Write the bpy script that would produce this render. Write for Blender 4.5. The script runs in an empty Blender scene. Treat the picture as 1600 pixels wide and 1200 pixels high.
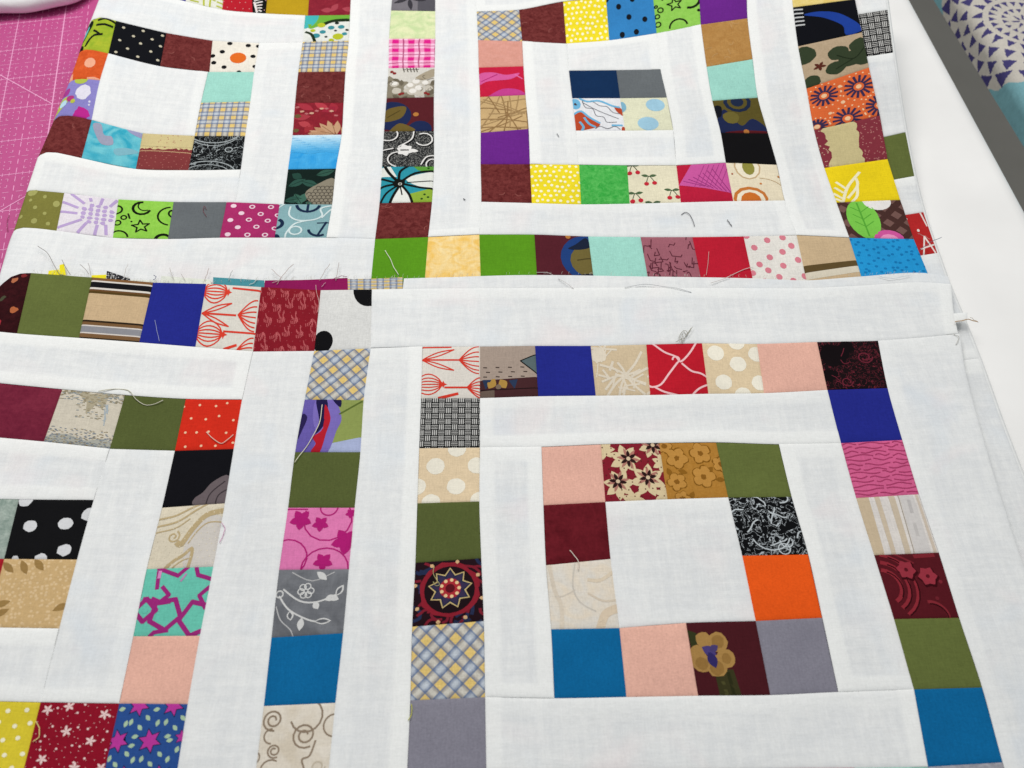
import bpy, math, random
import numpy as np
from mathutils import Matrix, Vector

# ------------------------------------------------------------------ camera, world, lamps, exposure
I = 0.0254                                   # one finished patch is one inch
scene = bpy.context.scene
col = scene.collection
FPX = 1350.0                                 # focal length in photo pixels (1600 wide)
CAM = np.array([0.02932, -0.22726, 0.3243])
RW = np.array([[0.999543, -0.026175, 0.015115],
               [-0.013532, -0.834685, -0.550561],
               [0.027027, 0.550105, -0.834658]])      # world -> x right, y down, z forward
cam_data = bpy.data.cameras.new('camera')
cam = bpy.data.objects.new('camera', cam_data)
col.objects.link(cam)
Rb = np.diag([1, -1, -1]) @ RW
M4 = Matrix([list(Rb.T[i]) + [float(CAM[i])] for i in range(3)] + [[0, 0, 0, 1]])
cam.matrix_world = M4
cam_data.sensor_fit = 'HORIZONTAL'
cam_data.sensor_width = 36.0
cam_data.lens = 36.0 * FPX / 1600.0
cam_data.clip_start = 0.01
cam_data.clip_end = 50.0
cam_data.dof.use_dof = True
cam_data.dof.focus_distance = 0.40
cam_data.dof.aperture_fstop = 16.0
scene.camera = cam

world = bpy.data.worlds.new('World')
scene.world = world
world.use_nodes = True
wb = world.node_tree.nodes['Background']
wb.inputs[0].default_value = (0.93, 0.97, 1.0, 1)
wb.inputs[1].default_value = 0.335

def overhead_lamp(x, y, z, sx, sy, power, colour, aim):
    d = bpy.data.lights.new('overhead_lamp', 'AREA')
    d.shape = 'RECTANGLE'; d.size = sx; d.size_y = sy; d.energy = power; d.color = colour
    o = bpy.data.objects.new('overhead_lamp', d); col.objects.link(o)
    o.location = (x, y, z)
    o.rotation_euler = (Vector(aim) - Vector((x, y, z))).to_track_quat('-Z', 'Y').to_euler()
overhead_lamp(-0.22, 0.42, 0.86, 0.60, 0.35, 5.3, (1.0, 0.975, 0.94), (0.0, 0.12, 0))  # key lamp added low over the far side; its falloff darkens the near edge
overhead_lamp(0.9, 0.75, 1.85, 0.6, 1.2, 11, (1.0, 0.98, 0.95), (0, 0.1, 0))

scene.view_settings.view_transform = 'Standard'
scene.view_settings.look = 'None'
scene.view_settings.gamma = 1.0
scene.view_settings.exposure = 0.1
scene.view_settings.use_curve_mapping = False

# ------------------------------------------------------------------ helpers: pixels to places
def rays(px):
    px = np.asarray(px, float)
    c = np.stack([(px[:, 0] - 800) / FPX, (px[:, 1] - 600) / FPX, np.ones(len(px))], 1)
    d = c @ RW
    return d / -d[:, 2:3]                    # one metre of drop per unit
def on_plane(px, z):
    d = rays(px)
    return CAM + d * (CAM[2] - z)
STEPS = np.arange(0.062, -0.0004, -0.0005)
def on_height(px, H):
    """where the view ray of a photo pixel meets the cloth surface H(x, y)"""
    d = rays(px)
    n = len(d)
    prev = None
    out = CAM + d * (CAM[2] - 0.0)
    done = np.zeros(n, bool)
    pz = np.full(n, STEPS[0]); pg = np.full(n, 1.0)
    for z in STEPS:
        p = CAM + d * (CAM[2] - z)
        g = z - H(p[:, 0], p[:, 1])
        hit = (~done) & (g <= 0)
        if hit.any():
            t = pg[hit] / (pg[hit] - g[hit] + 1e-12)
            zz = pz[hit] + (z - pz[hit]) * t
            out[hit] = CAM + d[hit] * (CAM[2] - zz)[:, None]
            done |= hit
            if done.all(): break
        pz = np.full(n, z); pg = g
    return out

def sm(t):
    t = np.clip(t, 0, 1); return t * t * (3 - 2 * t)
def ripple(x, y, s):
    return (np.sin(x * 61 + y * 23 + s) * np.sin(y * 47 - x * 19 + 2 * s) * 0.0006 +
            np.sin(x * 143 - y * 61 + 3 * s) * np.sin(y * 117 + x * 37 + s) * 0.00022)
HLX = np.array([-10, -8, -7, -6, -5, -4, -3, 0]) * I
HLA = np.array([16, 15.5, 12.5, 7.5, 3, 0.9, 0, 0]) * 1e-3
def hump_left(x, y):
    k = np.interp(y / I, [-8, 1.5, 3.6, 6, 9, 12], [1.05, 1.0, .68, .85, 1.05, 1.1])
    return np.interp(x, HLX, HLA) * k
def hump_right(x, y):
    g = np.interp(y / I, [2.6, 3.1, 3.5, 4.5, 5.5, 6.5, 7.5, 8.5, 11], [0, .3, 1.2, 6, 14, 24, 30, 34, 38]) * 1e-3
    t = np.clip((x / I - 3.2) / 7.0, 0, 1.3)
    return g * (t * t / (t + 0.06))
RF = 0.0055                                   # radius of the rear quilt's left fold
def rear_top(x, y): return 0.0085 + hump_left(x, y) + hump_right(x, y) + ripple(x, y, 1.3)
FOLD_PX = [(175, -60), (152, 0), (138, 36), (123, 78), (107, 125), (83, 182), (60, 241), (40, 298), (20, 358), (2, 412), (-16, 475)]
fp = on_plane(FOLD_PX, 0.02)
for _ in range(6):
    zz = rear_top(fp[:, 0], fp[:, 1]) - .4 * RF
    fp = np.array([on_plane([q], z)[0] for q, z in zip(FOLD_PX, zz)])
FOLD_Y, FOLD_X = fp[::-1, 1], fp[::-1, 0] - .2 * RF
def H_rear(x, y):
    r = RF
    d = x - np.interp(y, FOLD_Y, FOLD_X)
    roll = r - np.sqrt(np.clip(r * r - (r - np.clip(d, 0, r)) ** 2, 0, None))
    return np.where(d > 0, rear_top(x, y) - roll, rear_top(x, y) - r + d * 25)
def H_front(x, y):
    return 0.0106 + hump_left(x, y) * 1.04 + ripple(x, y, 1.3)
def H_low(x, y):
    return 0.0062 + hump_right(x, y) * 0.97 + hump_left(x, y) * .5 + ripple(x, y, 1.3)
def H_mat(x, y):
    return np.full_like(x, 0.0024)
def H_allow(x, y):
    return H_front(x, y) - 0.0006

# ------------------------------------------------------------------ helpers: colours and cotton
def lin(h):
    h = h.lstrip('#')
    out = []
    for i in (0, 2, 4):
        c = int(h[i:i + 2], 16) / 255.0
        out.append(c / 12.92 if c <= 0.04045 else ((c + 0.055) / 1.055) ** 2.4)
    return tuple(out)

class NT:
    def __init__(s, name):
        s.m = bpy.data.materials.new(name); s.m.use_nodes = True
        s.t = s.m.node_tree; s.b = s.t.nodes['Principled BSDF']
    def n(s, k, **kw):
        o = s.t.nodes.new(k)
        for a, v in kw.items(): setattr(o, a, v)
        return o
    def l(s, a, b): s.t.links.new(a, b)
    def val(s, op, a, b=None, c=None):
        o = s.n('ShaderNodeMath', operation=op)
        for i, v in enumerate((a, b, c)):
            if v is None: continue
            if isinstance(v, (int, float)): o.inputs[i].default_value = v
            else: s.l(v, o.inputs[i])
        return o.outputs[0]
    def mix(s, f, a, b, mode='MIX'):
        o = s.n('ShaderNodeMix', data_type='RGBA', blend_type=mode)
        for i, v in ((0, f), (6, a), (7, b)):
            if isinstance(v, (int, float)): o.inputs[i].default_value = v
            elif isinstance(v, tuple): o.inputs[i].default_value = (*v, 1) if len(v) == 3 else v
            else: s.l(v, o.inputs[i])
        return o.outputs[2]
    def noise(s, vec, scale, detail=2.0, rough=0.5, dist=0.0):
        o = s.n('ShaderNodeTexNoise'); o.inputs['Scale'].default_value = scale
        o.inputs['Detail'].default_value = detail; o.inputs['Roughness'].default_value = rough
        o.inputs['Distortion'].default_value = dist
        s.l(vec, o.inputs['Vector']); return o
    def mapped(s, vec, sc, rot=(0, 0, 0)):
        o = s.n('ShaderNodeMapping'); o.inputs['Scale'].default_value = sc; o.inputs['Rotation'].default_value = rot
        s.l(vec, o.inputs['Vector']); return o.outputs[0]
    def ramp(s, f, a, b):
        o = s.n('ShaderNodeMapRange'); o.clamp = True
        s.l(f, o.inputs[0]); o.inputs[1].default_value = a; o.inputs[2].default_value = b
        return o.outputs[0]

def finish_cloth(k, colour, weave=0.10, bump=0.35, twill=False):
    """thread grain, slubs and relief shared by every cotton"""
    g = k.n('ShaderNodeNewGeometry').outputs['Position']
    if twill:
        a = k.noise(k.mapped(g, (900, 2300, 900), (0, 0, .7)), 1.0, 1.0).outputs['Fac']
    else:
        a = k.noise(k.mapped(g, (260, 2100, 260)), 1.0, 1.5).outputs['Fac']
    b = k.noise(k.mapped(g, (2100, 260, 260)), 1.0, 1.5).outputs['Fac']
    c = k.noise(g, 1500, 1.0).outputs['Fac']
    s = k.val('ADD', k.val('ADD', a, b), c)
    v = k.val('MULTIPLY_ADD', s, weave * 2, 1 - weave * 3)
    mul = k.n('ShaderNodeVectorMath', operation='SCALE')
    k.l(colour, mul.inputs[0]); k.l(v, mul.inputs['Scale'])
    k.l(mul.outputs[0], k.b.inputs['Base Color'])
    cre = k.noise(k.mapped(g, (1, 1, 1), (0, 0, .5)), 95, 3.0, 0.55, 0.6).outputs['Fac']
    hgt = k.val('ADD', k.val('MULTIPLY', s, 0.00007), k.val('MULTIPLY', cre, 0.0009))
    bp = k.n('ShaderNodeBump'); bp.inputs['Strength'].default_value = bump; bp.inputs['Distance'].default_value = 1.0
    k.l(hgt, bp.inputs['Height']); k.l(bp.outputs[0], k.b.inputs['Normal'])
    k.b.inputs['Roughness'].default_value = 0.9
    k.b.inputs['Specular IOR Level'].default_value = 0.05
    return k.m

MATS = {}
def attr(k):
    return k.n('ShaderNodeVertexColor', layer_name='print').outputs['Color']
def mat_cotton(kind, c2=None, p=None):
    key = (kind, c2, p)
    if key in MATS: return MATS[key]
    k = NT('cotton_' + kind)
    g = k.n('ShaderNodeNewGeometry').outputs['Position']
    uvn = k.n('ShaderNodeUVMap', uv_map='uv').outputs[0]
    if kind in ('plain', 'ink', 'twill'):
        c = attr(k)
        f = k.noise(g, 55, 3.0).outputs['Fac']
        c = k.mix(k.ramp(f, .3, .7), c, k.mix(1.0, c, (0.90, 0.90, 0.91), 'MULTIPLY'))
        m = finish_cloth(k, c, 0.12 if kind != 'ink' else 0.08, 0.35, kind == 'twill')
    elif kind == 'mottle':                       # c2 = second tone, p = clump scale
        f1 = k.noise(g, p or 160, 5.0, 0.65, 0.8).outputs['Fac']
        f2 = k.noise(g, (p or 160) * 6, 3.0, 0.6).outputs['Fac']
        f = k.val('ADD', k.val('MULTIPLY', f1, .7), k.val('MULTIPLY', f2, .3))
        c = k.mix(k.ramp(f, .38, .62), attr(k), lin(c2))
        m = finish_cloth(k, c)
    elif kind == 'cloud':                        # soft dyed patches
        f1 = k.noise(g, p or 70, 3.0, 0.5, 1.5).outputs['Fac']
        c = k.mix(k.ramp(f1, .35, .65), attr(k), lin(c2))
        m = finish_cloth(k, c)
    elif kind == 'speckle':                      # little printed flecks
        v = k.n('ShaderNodeTexVoronoi'); v.inputs['Scale'].default_value = p or 600
        k.l(g, v.inputs['Vector'])
        c = k.mix(k.ramp(v.outputs['Distance'], .42, .30), attr(k), lin(c2))
        m = finish_cloth(k, c)
    elif kind == 'squiggle':                     # marbled line print
        f1 = k.noise(k.mapped(g, (1, 1, 1)), p or 260, 2.0, 0.5, 1.2).outputs['Fac']
        d = k.val('ABSOLUTE', k.val('SUBTRACT', f1, 0.5))
        c = k.mix(k.ramp(d, .022, .009), attr(k), lin(c2))
        m = finish_cloth(k, c)
    elif kind in ('plaid', 'plaid_bias'):
        rot = (0, 0, 0.78) if kind == 'plaid_bias' else (0, 0, 0)
        fr = 3.5 if kind == 'plaid_bias' else 4.2
        mp = k.mapped(uvn, (fr, fr, 1), rot)
        sp = k.n('ShaderNodeSeparateXYZ'); k.l(mp, sp.inputs[0])
        def band(x):
            t = k.val('ABSOLUTE', k.val('SUBTRACT', k.val('FRACT', x), .5))     # 0 centre .. .5
            return k.ramp(t, .31, .27), k.ramp(t, .07, .18), k.val('MULTIPLY', k.ramp(t, .20, .24), k.ramp(t, .31, .27))
        w1, s1, e1 = band(sp.outputs[0]); w2, s2, e2 = band(sp.outputs[1])
        y, pale, blu = lin('#dcbf76'), lin('#b6c6da'), lin('#5b7aa6')
        c1 = k.mix(s1, pale, blu); c2_ = k.mix(s2, pale, blu)
        c = k.mix(k.val('MULTIPLY', w1, .58), y, c1)
        c = k.mix(k.val('MULTIPLY', w2, .58), c, c2_)
        c = k.mix(k.val('MULTIPLY', k.val('MAXIMUM', e1, e2), .55), c, lin('#3c5a86'))
        m = finish_cloth(k, c, .16)
    elif kind == 'pinkplaid':
        wob = k.noise(g, 120, 1.0).outputs['Color']
        ad = k.n('ShaderNodeVectorMath', operation='MULTIPLY_ADD')
        k.l(wob, ad.inputs[0]); ad.inputs[1].default_value = (.06, .06, 0); k.l(uvn, ad.inputs[2])
        sp = k.n('ShaderNodeSeparateXYZ'); k.l(k.mapped(ad.outputs[0], (2.9, 3.4, 1)), sp.inputs[0])
        def band(x):
            t = k.val('ABSOLUTE', k.val('SUBTRACT', k.val('FRACT', x), .5))
            u = k.val('ABSOLUTE', k.val('SUBTRACT', k.val('FRACT', k.val('ADD', x, .5)), .5))
            return k.ramp(t, .24, .18), k.ramp(u, .06, .035)
        w1, e1 = band(sp.outputs[0]); w2, e2 = band(sp.outputs[1])
        s = k.val('MULTIPLY', k.val('ADD', w1, w2), .5)
        c = k.mix(s, lin('#f3c3dc'), lin('#d81f86'))
        c = k.mix(k.val('MULTIPLY', k.val('MAXIMUM', e1, e2), .8), c, lin('#a0105e'))
        m = finish_cloth(k, c)
    elif kind == 'white':                        # plain muslin; seam allowances and lower layers show through
        s = k.n('ShaderNodeAttribute', attribute_name='seam').outputs['Fac']
        ta = k.noise(g, 30, 2.0, .5, .5).outputs['Fac']; tb = k.noise(k.mapped(g, (1, 1, 1), (0, 0, 1)), 34, 2.0, .5, .5).outputs['Fac']
        f = k.noise(k.mapped(g, (60, 420, 60)), 1.0, 3.0, .6).outputs['Fac']
        f2 = k.noise(k.mapped(g, (420, 60, 60)), 1.0, 3.0, .6).outputs['Fac']
        mid = k.mix(k.val('MULTIPLY', k.ramp(k.val('ADD', f, f2), .8, 1.25), .8), lin('#dcdedf'), lin('#e8e9e8'))
        mid = k.mix(k.val('MULTIPLY', k.ramp(ta, .56, .74), .45), mid, lin('#e9dcdc'))
        mid = k.mix(k.val('MULTIPLY', k.ramp(tb, .56, .74), .45), mid, lin('#d3dbe3'))
        c = k.mix(k.val('MULTIPLY', s, .8), mid, lin('#edeeec'))
        m = finish_cloth(k, c, 0.055, 0.42)
    MATS[key] = m
    return m

# ------------------------------------------------------------------ helpers: printed cotton designs in patch coordinates
class Print:
    """flat print of one patch: u runs right, v runs down, both 0..1"""
    def __init__(s, label, base, kind='plain', c2=None, p=None):
        s.label, s.base, s.kind, s.c2, s.p = label, base, kind, c2, p
        s.shapes = []; s.lv = 1; s.rng = random.Random(label + base)
    def up(s): s.lv += 1; return s
    def poly(s, pts, c): s.shapes.append((pts, c, s.lv)); return s
    def dot(s, u, v, r, c, rv=None, n=12, jag=0.0):
        rv = rv or r
        pts = []
        for i in range(n):
            a = 2 * math.pi * i / n; q = 1 + jag * (s.rng.random() - .5)
            pts.append((u + r * q * math.cos(a), v + rv * q * math.sin(a)))
        return s.poly(pts, c)
    def smooth(s, pts, closed=False, k=4):
        out = []; n = len(pts)
        for i in range(n if closed else n - 1):
            g = (lambda q: pts[q % n]) if closed else (lambda q: pts[min(max(q, 0), n - 1)])
            a, b, c, d = g(i - 1), g(i), g(i + 1), g(i + 2)
            for j in range(k):
                t = j / k
                out.append(tuple(.5 * (2 * b[m] + (c[m] - a[m]) * t + (2 * a[m] - 5 * b[m] + 4 * c[m] - d[m]) * t * t + (3 * b[m] - a[m] - 3 * c[m] + d[m]) * t ** 3) for m in (0, 1)))
        if not closed: out.append(pts[-1])
        return out
    def blob(s, pts, c): return s.poly(s.smooth(pts, True), c)
    def line(s, pts, w, c, taper=False, sharp=False):
        if 2 < len(pts) < 8 and not sharp: pts = s.smooth(pts)
        n = len(pts)
        for i in range(n - 1):
            (x0, y0), (x1, y1) = pts[i], pts[i + 1]
            L = math.hypot(x1 - x0, y1 - y0) or 1e-6
            w0 = w * (1 - i / n) if taper else w; w1 = w * (1 - (i + 1) / n) if taper else w
            nx, ny = -(y1 - y0) / L / 2, (x1 - x0) / L / 2
            ex, ey = (x1 - x0) / L * w * .25, (y1 - y0) / L * w * .25
            s.poly([(x0 - ex + nx * w0, y0 - ey + ny * w0), (x1 + ex + nx * w1, y1 + ey + ny * w1),
                    (x1 + ex - nx * w1, y1 + ey - ny * w1), (x0 - ex - nx * w0, y0 - ey - ny * w0)], c)
        return s
    def arc(s, u, v, r, a0, a1, w, c, rv=None, n=10, spiral=0.0):
        rv = rv or r
        pts = []
        for i in range(n + 1):
            t = i / n; a = math.radians(a0 + (a1 - a0) * t); q = 1 - spiral * t
            pts.append((u + r * q * math.cos(a), v + rv * q * math.sin(a)))
        return s.line(pts, w, c)
    def ring(s, u, v, r, w, c): return s.arc(u, v, r, 0, 360, w, c, n=12)
    def star(s, u, v, r, c, n=5, inner=.42, rot=-90, rv=None):
        rv = rv or r
        return s.poly([(u + r * (1 if i % 2 == 0 else inner) * math.cos(math.radians(rot + 180 * i / n)),
                        v + rv * (1 if i % 2 == 0 else inner) * math.sin(math.radians(rot + 180 * i / n))) for i in range(2 * n)], c)
    def leaf(s, u, v, L, w, ang, c, n=6):
        a = math.radians(ang); ca, sa = math.cos(a), math.sin(a)
        top = [(t / n * L, w * math.sin(math.pi * t / n)) for t in range(n + 1)]
        pts = top + [(x, -y) for x, y in reversed(top[1:-1])]
        return s.poly([(u + x * ca - y * sa, v + x * sa + y * ca) for x, y in pts], c)
    def flower(s, u, v, r, c, n=5, wid=.38, rot=0):
        for i in range(n): s.leaf(u, v, r, r * wid, rot + 360 * i / n, c)
        return s
    def dots(s, rows, r, c, jag=0.0):
        for u, v in rows: s.dot(u, v, r, c, jag=jag, n=9)
        return s
    def scatter(s, n, r, c, jit=.3, rv=None, r2=None):
        k = max(2, int(round(math.sqrt(n))))
        for i in range(k):
            for j in range(k):
                u = (i + .5 + (.5 if j % 2 else 0) - .25 + jit * (s.rng.random() - .5)) / k
                v = (j + .5 + jit * (s.rng.random() - .5)) / k
                rr = r if r2 is None else r + (r2 - r) * s.rng.random()
                s.dot(u, v, rr, c, rv=rv, n=8)
        return s
    def scribble(s, n, c, w=.018, L=.22, box=(0, 0, 1, 1)):
        for _ in range(n):
            x = box[0] + s.rng.random() * (box[2] - box[0]); y = box[1] + s.rng.random() * (box[3] - box[1])
            a = s.rng.random() * 6.28; pts = [(x, y)]
            turn = (s.rng.random() - .5) * 2.2
            for _ in range(5):
                a += turn * .5 + (s.rng.random() - .5) * 1.0
                x += math.cos(a) * L / 5; y += math.sin(a) * L / 5; pts.append((x, y))
            s.line(pts, w, c)
        return s

def tulip(s, u, v, r, c):            # closed flower head lying on its side, point to the right
    for k in (-1, -.62, -.3, 0, .3, .62, 1):
        pts = [(u - r + 2 * r * t / 8, v + k * r * .82 * math.sin(math.pi * min(1, t / 8 * .98 + .02)) ** .7) for t in range(9)]
        s.line(pts, .022, c)
    s.star(u + r * 1.05, v, r * .3, c, 4)
def fan(s, u, v, r, c):              # half flower head opening to the right
    for k in (-1, -.6, -.25, .1, .45, .75, 1):
        pts = [(u + r * 1.3 * t / 6, v + k * r * math.sin(math.pi * .5 * t / 6)) for t in range(7)]
        s.line(pts, .022, c)
def sprig(s, u, v, L, c):            # stem with a pair of long leaves
    s.line([(u, v), (u + L * 1.2, v)], .03, c)
    for k in (-1, 1):
        s.line([(u, v), (u + L * .5, v + k * L * .13), (u + L, v + k * L * .36)], .022, c)
        s.line([(u, v), (u + L * .5, v + k * L * .26), (u + L, v + k * L * .36)], .022, c)

# ------------------------------------------------------------------ the printed cottons
def plain(label, c, kind='plain', c2=None, p=None): return lambda: Print(label, c, kind, c2, p)
OLIVE = plain('plain olive green cotton patch', '#646e3a')
OLIVED = plain('plain dark olive green cotton patch', '#565f33', 'twill')
ROYAL = plain('plain royal blue cotton patch', '#252c88')
BLUE = plain('plain strong blue cotton patch', '#0f659a', 'twill')
PEACH = plain('plain peach cotton patch', '#e6b3a1', 'twill')
GREY = plain('plain lavender grey cotton patch', '#85838f', 'twill')
GREYD = plain('plain slate grey cotton patch', '#686d70')
def MARB():
    s = Print('brownish maroon marbled cotton patch', '#551d1e', 'mottle', '#783836', 380); MARB.n += 1; r = random.Random(MARB.n)
    for _ in range(3):
        x, y, a = r.random(), r.random(), r.random() * 6; s.line([(x, y), (x + .06 * math.cos(a), y + .06 * math.sin(a)), (x + .12 * math.cos(a + .5), y + .12 * math.sin(a + .5))], .02, '#8a4d48')
    return s
MARB.n = 0
MINT = plain('plain mint green cotton patch', '#9fd6c8')
PURPLE = plain('plain purple cotton patch', '#6a2788')
ORANGE = plain('plain bright orange cotton patch', '#ea5a1c', 'twill')
GREEN = plain('plain grass green cotton patch', '#5b961f')
RED = plain('plain red cotton patch', '#bb1f33')
NAVY = plain('plain navy cotton patch', '#142f54')
BLACK = plain('plain black cotton patch', '#121113')
BURG = plain('burgundy marbled cotton patch', '#7b2a3e', 'mottle', '#691e33', 120)
VELVET = plain('deep maroon mottled cotton patch', '#56141c', 'mottle', '#6b1d26', 110)
PALEGREEN = plain('pale green clouded cotton patch', '#dfe3b6', 'cloud', '#c3d6a0', 90)
PINKSOFT = plain('dusty pink cotton patch', '#d99d90', 'mottle', '#cf9182', 300)
YMARBLE = plain('yellow marbled cotton patch', '#edc267', 'cloud', '#f2d9a0', 130)
GREENSP = plain('bright green cotton patch with pale flecks', '#2f9e3c', 'mottle', '#5dba5c', 330)
def SKY():
    s = Print('sky blue cotton patch fading to white clouds', '#2f97d8', 'cloud', '#48a8e0', 90); n = 14
    for k in range(9):
        t = k / 8; c = tuple(int(a + (b - a) * t) for a, b in zip((206, 230, 242), (72, 166, 222)))
        v0 = .06 * k; s.poly([(0, v0 - .01)] + [(1, v0 - .01)] + [(1 - q / 8, v0 + .065 + .03 * math.sin(q * 1.3 + k)) for q in range(9)], '#%02x%02x%02x' % c)
    return s
def BATIK():
    s = Print('turquoise batik cotton patch', '#35a2bb', 'cloud', '#6fc0cc', 80)
    s.blob([(.05, .1), (.2, .05), (.3, .3), (.45, .3), (.5, .5), (.3, .55), (.15, .35)], '#9d9fb4'); s.blob([(.55, .6), (.8, .5), (1, .55), (.8, .68), (.6, .75)], '#7fb4c2'); s.blob([(.7, 0), (1, .02), (1, .15), (.8, .1)], '#9c9cc0')
    return s
MUSTARD = plain('mustard yellow cotton patch', '#b8961e')
GREYGREEN = plain('grey green marbled cotton patch', '#82938a', 'mottle', '#a9b5ac', 200)
PLAID = plain('blue and yellow plaid cotton patch', '#dcc078', 'plaid')
PLAIDB = plain('blue and yellow plaid cotton patch cut on the bias', '#dcc078', 'plaid_bias')
PINKPLAID = plain('hot pink plaid cotton patch', '#f3c3dc', 'pinkplaid')

def TULIP1():
    s = Print('cream cotton patch with red outlined tulips', '#dfd9cf'); c = '#d63c2c'
    sprig(s, 0, .27, .55, c); fan(s, .64, .27, .26, c); tulip(s, .12, .74, .24, c)
    s.line([(.4, .8), (.85, .8)], .035, c); fan(s, .78, .8, .2, c); s.line([(.3, 1), (.62, .92)], .05, c); s.line([(0, .03), (.5, .02)], .03, c)
    return s
def TULIP2():
    s = Print('cream cotton patch with red outlined tulips beside royal blue', '#dad6cc'); c = '#d8402f'
    tulip(s, .2, .12, .22, c); sprig(s, .02, .47, .5, c); fan(s, .66, .46, .24, c); tulip(s, .2, .78, .24, c)
    s.line([(.5, .05), (1, .07)], .03, c); s.line([(.45, .73), (1, .73)], .03, c); s.line([(.5, 1.0), (.7, .93)], .04, c); fan(s, .72, 1.0, .2, c)
    return s
def HOUSE():
    s = Print('taupe cotton patch with little houses and stitches', '#a8978a'); r = s.rng
    for i in range(4):
        for j in range(3): s.line([(.06 + i * .22 + .05 * (j % 2), .42 + j * .09), (.12 + i * .22 + .05 * (j % 2), .425 + j * .09)], .018, '#3a2c28')
    s.poly([(.72, .3), (1, .18), (1, .55)], '#5b6a6c'); s.line([(.72, .3), (1, .18)], .02, '#111111'); s.line([(.72, .3), (1, .55)], .02, '#111111')
    s.poly([(0, .67), (1, .62), (1, 1), (0, 1)], '#47282b').up()
    s.leaf(.15, .83, .22, .08, -60, '#b08a45'); s.leaf(.45, .83, .2, .08, -120, '#b08a45'); s.dot(.32, .8, .05, '#7c6a5a'); s.poly([(.04, .66), (.2, .66), (.1, .85)], '#2c3a55')
    s.poly([(.5, .68), (.66, .66), (.6, .85)], '#2c3a55'); s.poly([(.0, .88), (.25, .86), (.25, 1), (0, 1)], '#6a5a50'); s.up().line([(.0, .86), (1, .84)], .015, '#1c1214')
    return s
def STARBEIGE():
    s = Print('beige cotton patch with pale starburst lines', '#cfbb9b'); c = '#ddd2bf'; r = s.rng
    for k in range(9):
        a = k / 9 * 6.28 + .5 * r.random(); L = .25 + .3 * r.random()
        s.line([(.58, .6), (.58 + L * .5 * math.cos(a + .1), .6 + L * .5 * math.sin(a + .1)), (.58 + L * math.cos(a), .6 + L * math.sin(a))], .045, c)
    for k in range(26):
        a = r.random() * 6.28; x, y = r.random(), r.random(); L = .15 + .2 * r.random(); s.line([(x, y), (x + L * math.cos(a), y + L * math.sin(a))], .02 + .03 * r.random(), c)
    s.dot(.12, .2, .15, c, jag=.2, n=16); s.line([(0, .05), (.45, .1)], .04, c)
    return s
def NET():
    s = Print('red cotton patch with pale pink net of wavy lines', '#bd1d2d'); c = '#f1c4c6'
    s.line([(.1, -.02), (.3, .16), (.5, .26), (.58, .36), (.75, .2), (.9, -.02)], .035, c)
    s.arc(.5, .32, .06, 180, 420, .03, c); s.line([(.52, .38), (.35, .6), (.2, .8), (.05, .85), (-.02, .8)], .035, c)
    s.line([(.6, .4), (.75, .55), (.9, .6), (1.02, .68)], .035, c); s.line([(.1, .86), (.25, .95), (.5, 1.02)], .035, c); s.line([(.72, 1.02), (.85, .9), (1.02, .82)], .035, c)
    return s
def BEIGEDOT(big=True):
    s = Print('beige cotton patch with soft cream dots', '#e3cdaa' if big else '#dec9a6'); c = '#efe9d8'
    if big: pts = [(.28, .34), (.62, .02), (.95, .34), (.62, .72), (-.02, .7), (.22, 1.0), (1.0, .98)]
    else: pts = [(.22, .2), (.6, .42), (.96, .22), (.3, .78), (.95, .8), (.62, 1.04), (.62, -.02)]
    
    for u, v in pts: s.dot(u, v, .15, c, n=22, jag=.07)
    return s
def BEIGEDOTS(): return BEIGEDOT(False)
def DARKLACE():
    s = Print('near black cotton patch with dark red lace lines', '#1a1013', 'squiggle', '#6e2733', 420); c = '#6a2634'
    s.dot(.22, .3, .24, '#130d10', jag=.4, n=14).dot(.08, .7, .14, '#130d10', jag=.4, n=12).dot(.45, .12, .12, '#130d10', jag=.4, n=10).up()
    s.arc(.72, .35, .13, 0, 500, .022, c, spiral=.6, n=16); s.arc(.35, .85, .1, 0, 400, .018, c, spiral=.5, n=14); s.scribble(5, c, .014, .18, (0, .0, .5, 1))
    return s
def WEAVE(n=9):
    s = Print('black and white basket weave cotton patch', '#131416'); c = '#c9c8c4'; q = 1.0 / n
    for i in range(n + 1):
        for j in range(n + 1):
            u, v = (i - .3) * q, (j - .2) * q
            for k in (0.22, .5, .78):
                if (i + j) % 2: s.poly([(u + .02 * q, v + (k - .05) * q), (u + .98 * q, v + (k - .05) * q), (u + .98 * q, v + (k + .05) * q), (u + .02 * q, v + (k + .05) * q)], c)
                else: s.poly([(u + (k - .075) * q, v + .04 * q), (u + (k + .075) * q, v + .04 * q), (u + (k + .075) * q, v + .96 * q), (u + (k - .075) * q, v + .96 * q)], c)
    return s
def WEAVES(): return WEAVE(7)
def MEDAL():
    s = Print('dark cotton patch with red and gold medallion flower', '#24131a')
    s.scribble(26, '#7d2130', .04, .3); s.scribble(14, '#28304e', .05, .25)
    s.up().dot(.52, .47, .44, '#8c2230', n=24, jag=.1).up().dot(.52, .47, .37, '#1f1318', n=24)
    for k in range(8): s.leaf(.5 + .47 * math.cos(k * .785 + .3), .5 + .45 * math.sin(k * .785 + .3), .07, .03, k * 45, '#d8b183')
    s.up().star(.53, .45, .33, '#c9b27a', 9, .7).up().star(.53, .45, .305, '#232b45', 9, .68)
    s.up()
    for k in range(9): s.leaf(.53, .45, .27, .06, -90 + 40 * k, '#39304e')
    s.up().dot(.53, .45, .16, '#a92d36').up().dot(.53, .45, .07, '#5c1620')
    for k in range(9): s.dot(.53 + .13 * math.cos(k * .698), .45 + .13 * math.sin(k * .698), .028, '#e8c795', n=8)
    return s
def GREYPRINT(): return Print('grey cotton patch with pale speckles', '#87878f', 'mottle', '#a7a5ab', 300)
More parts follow.
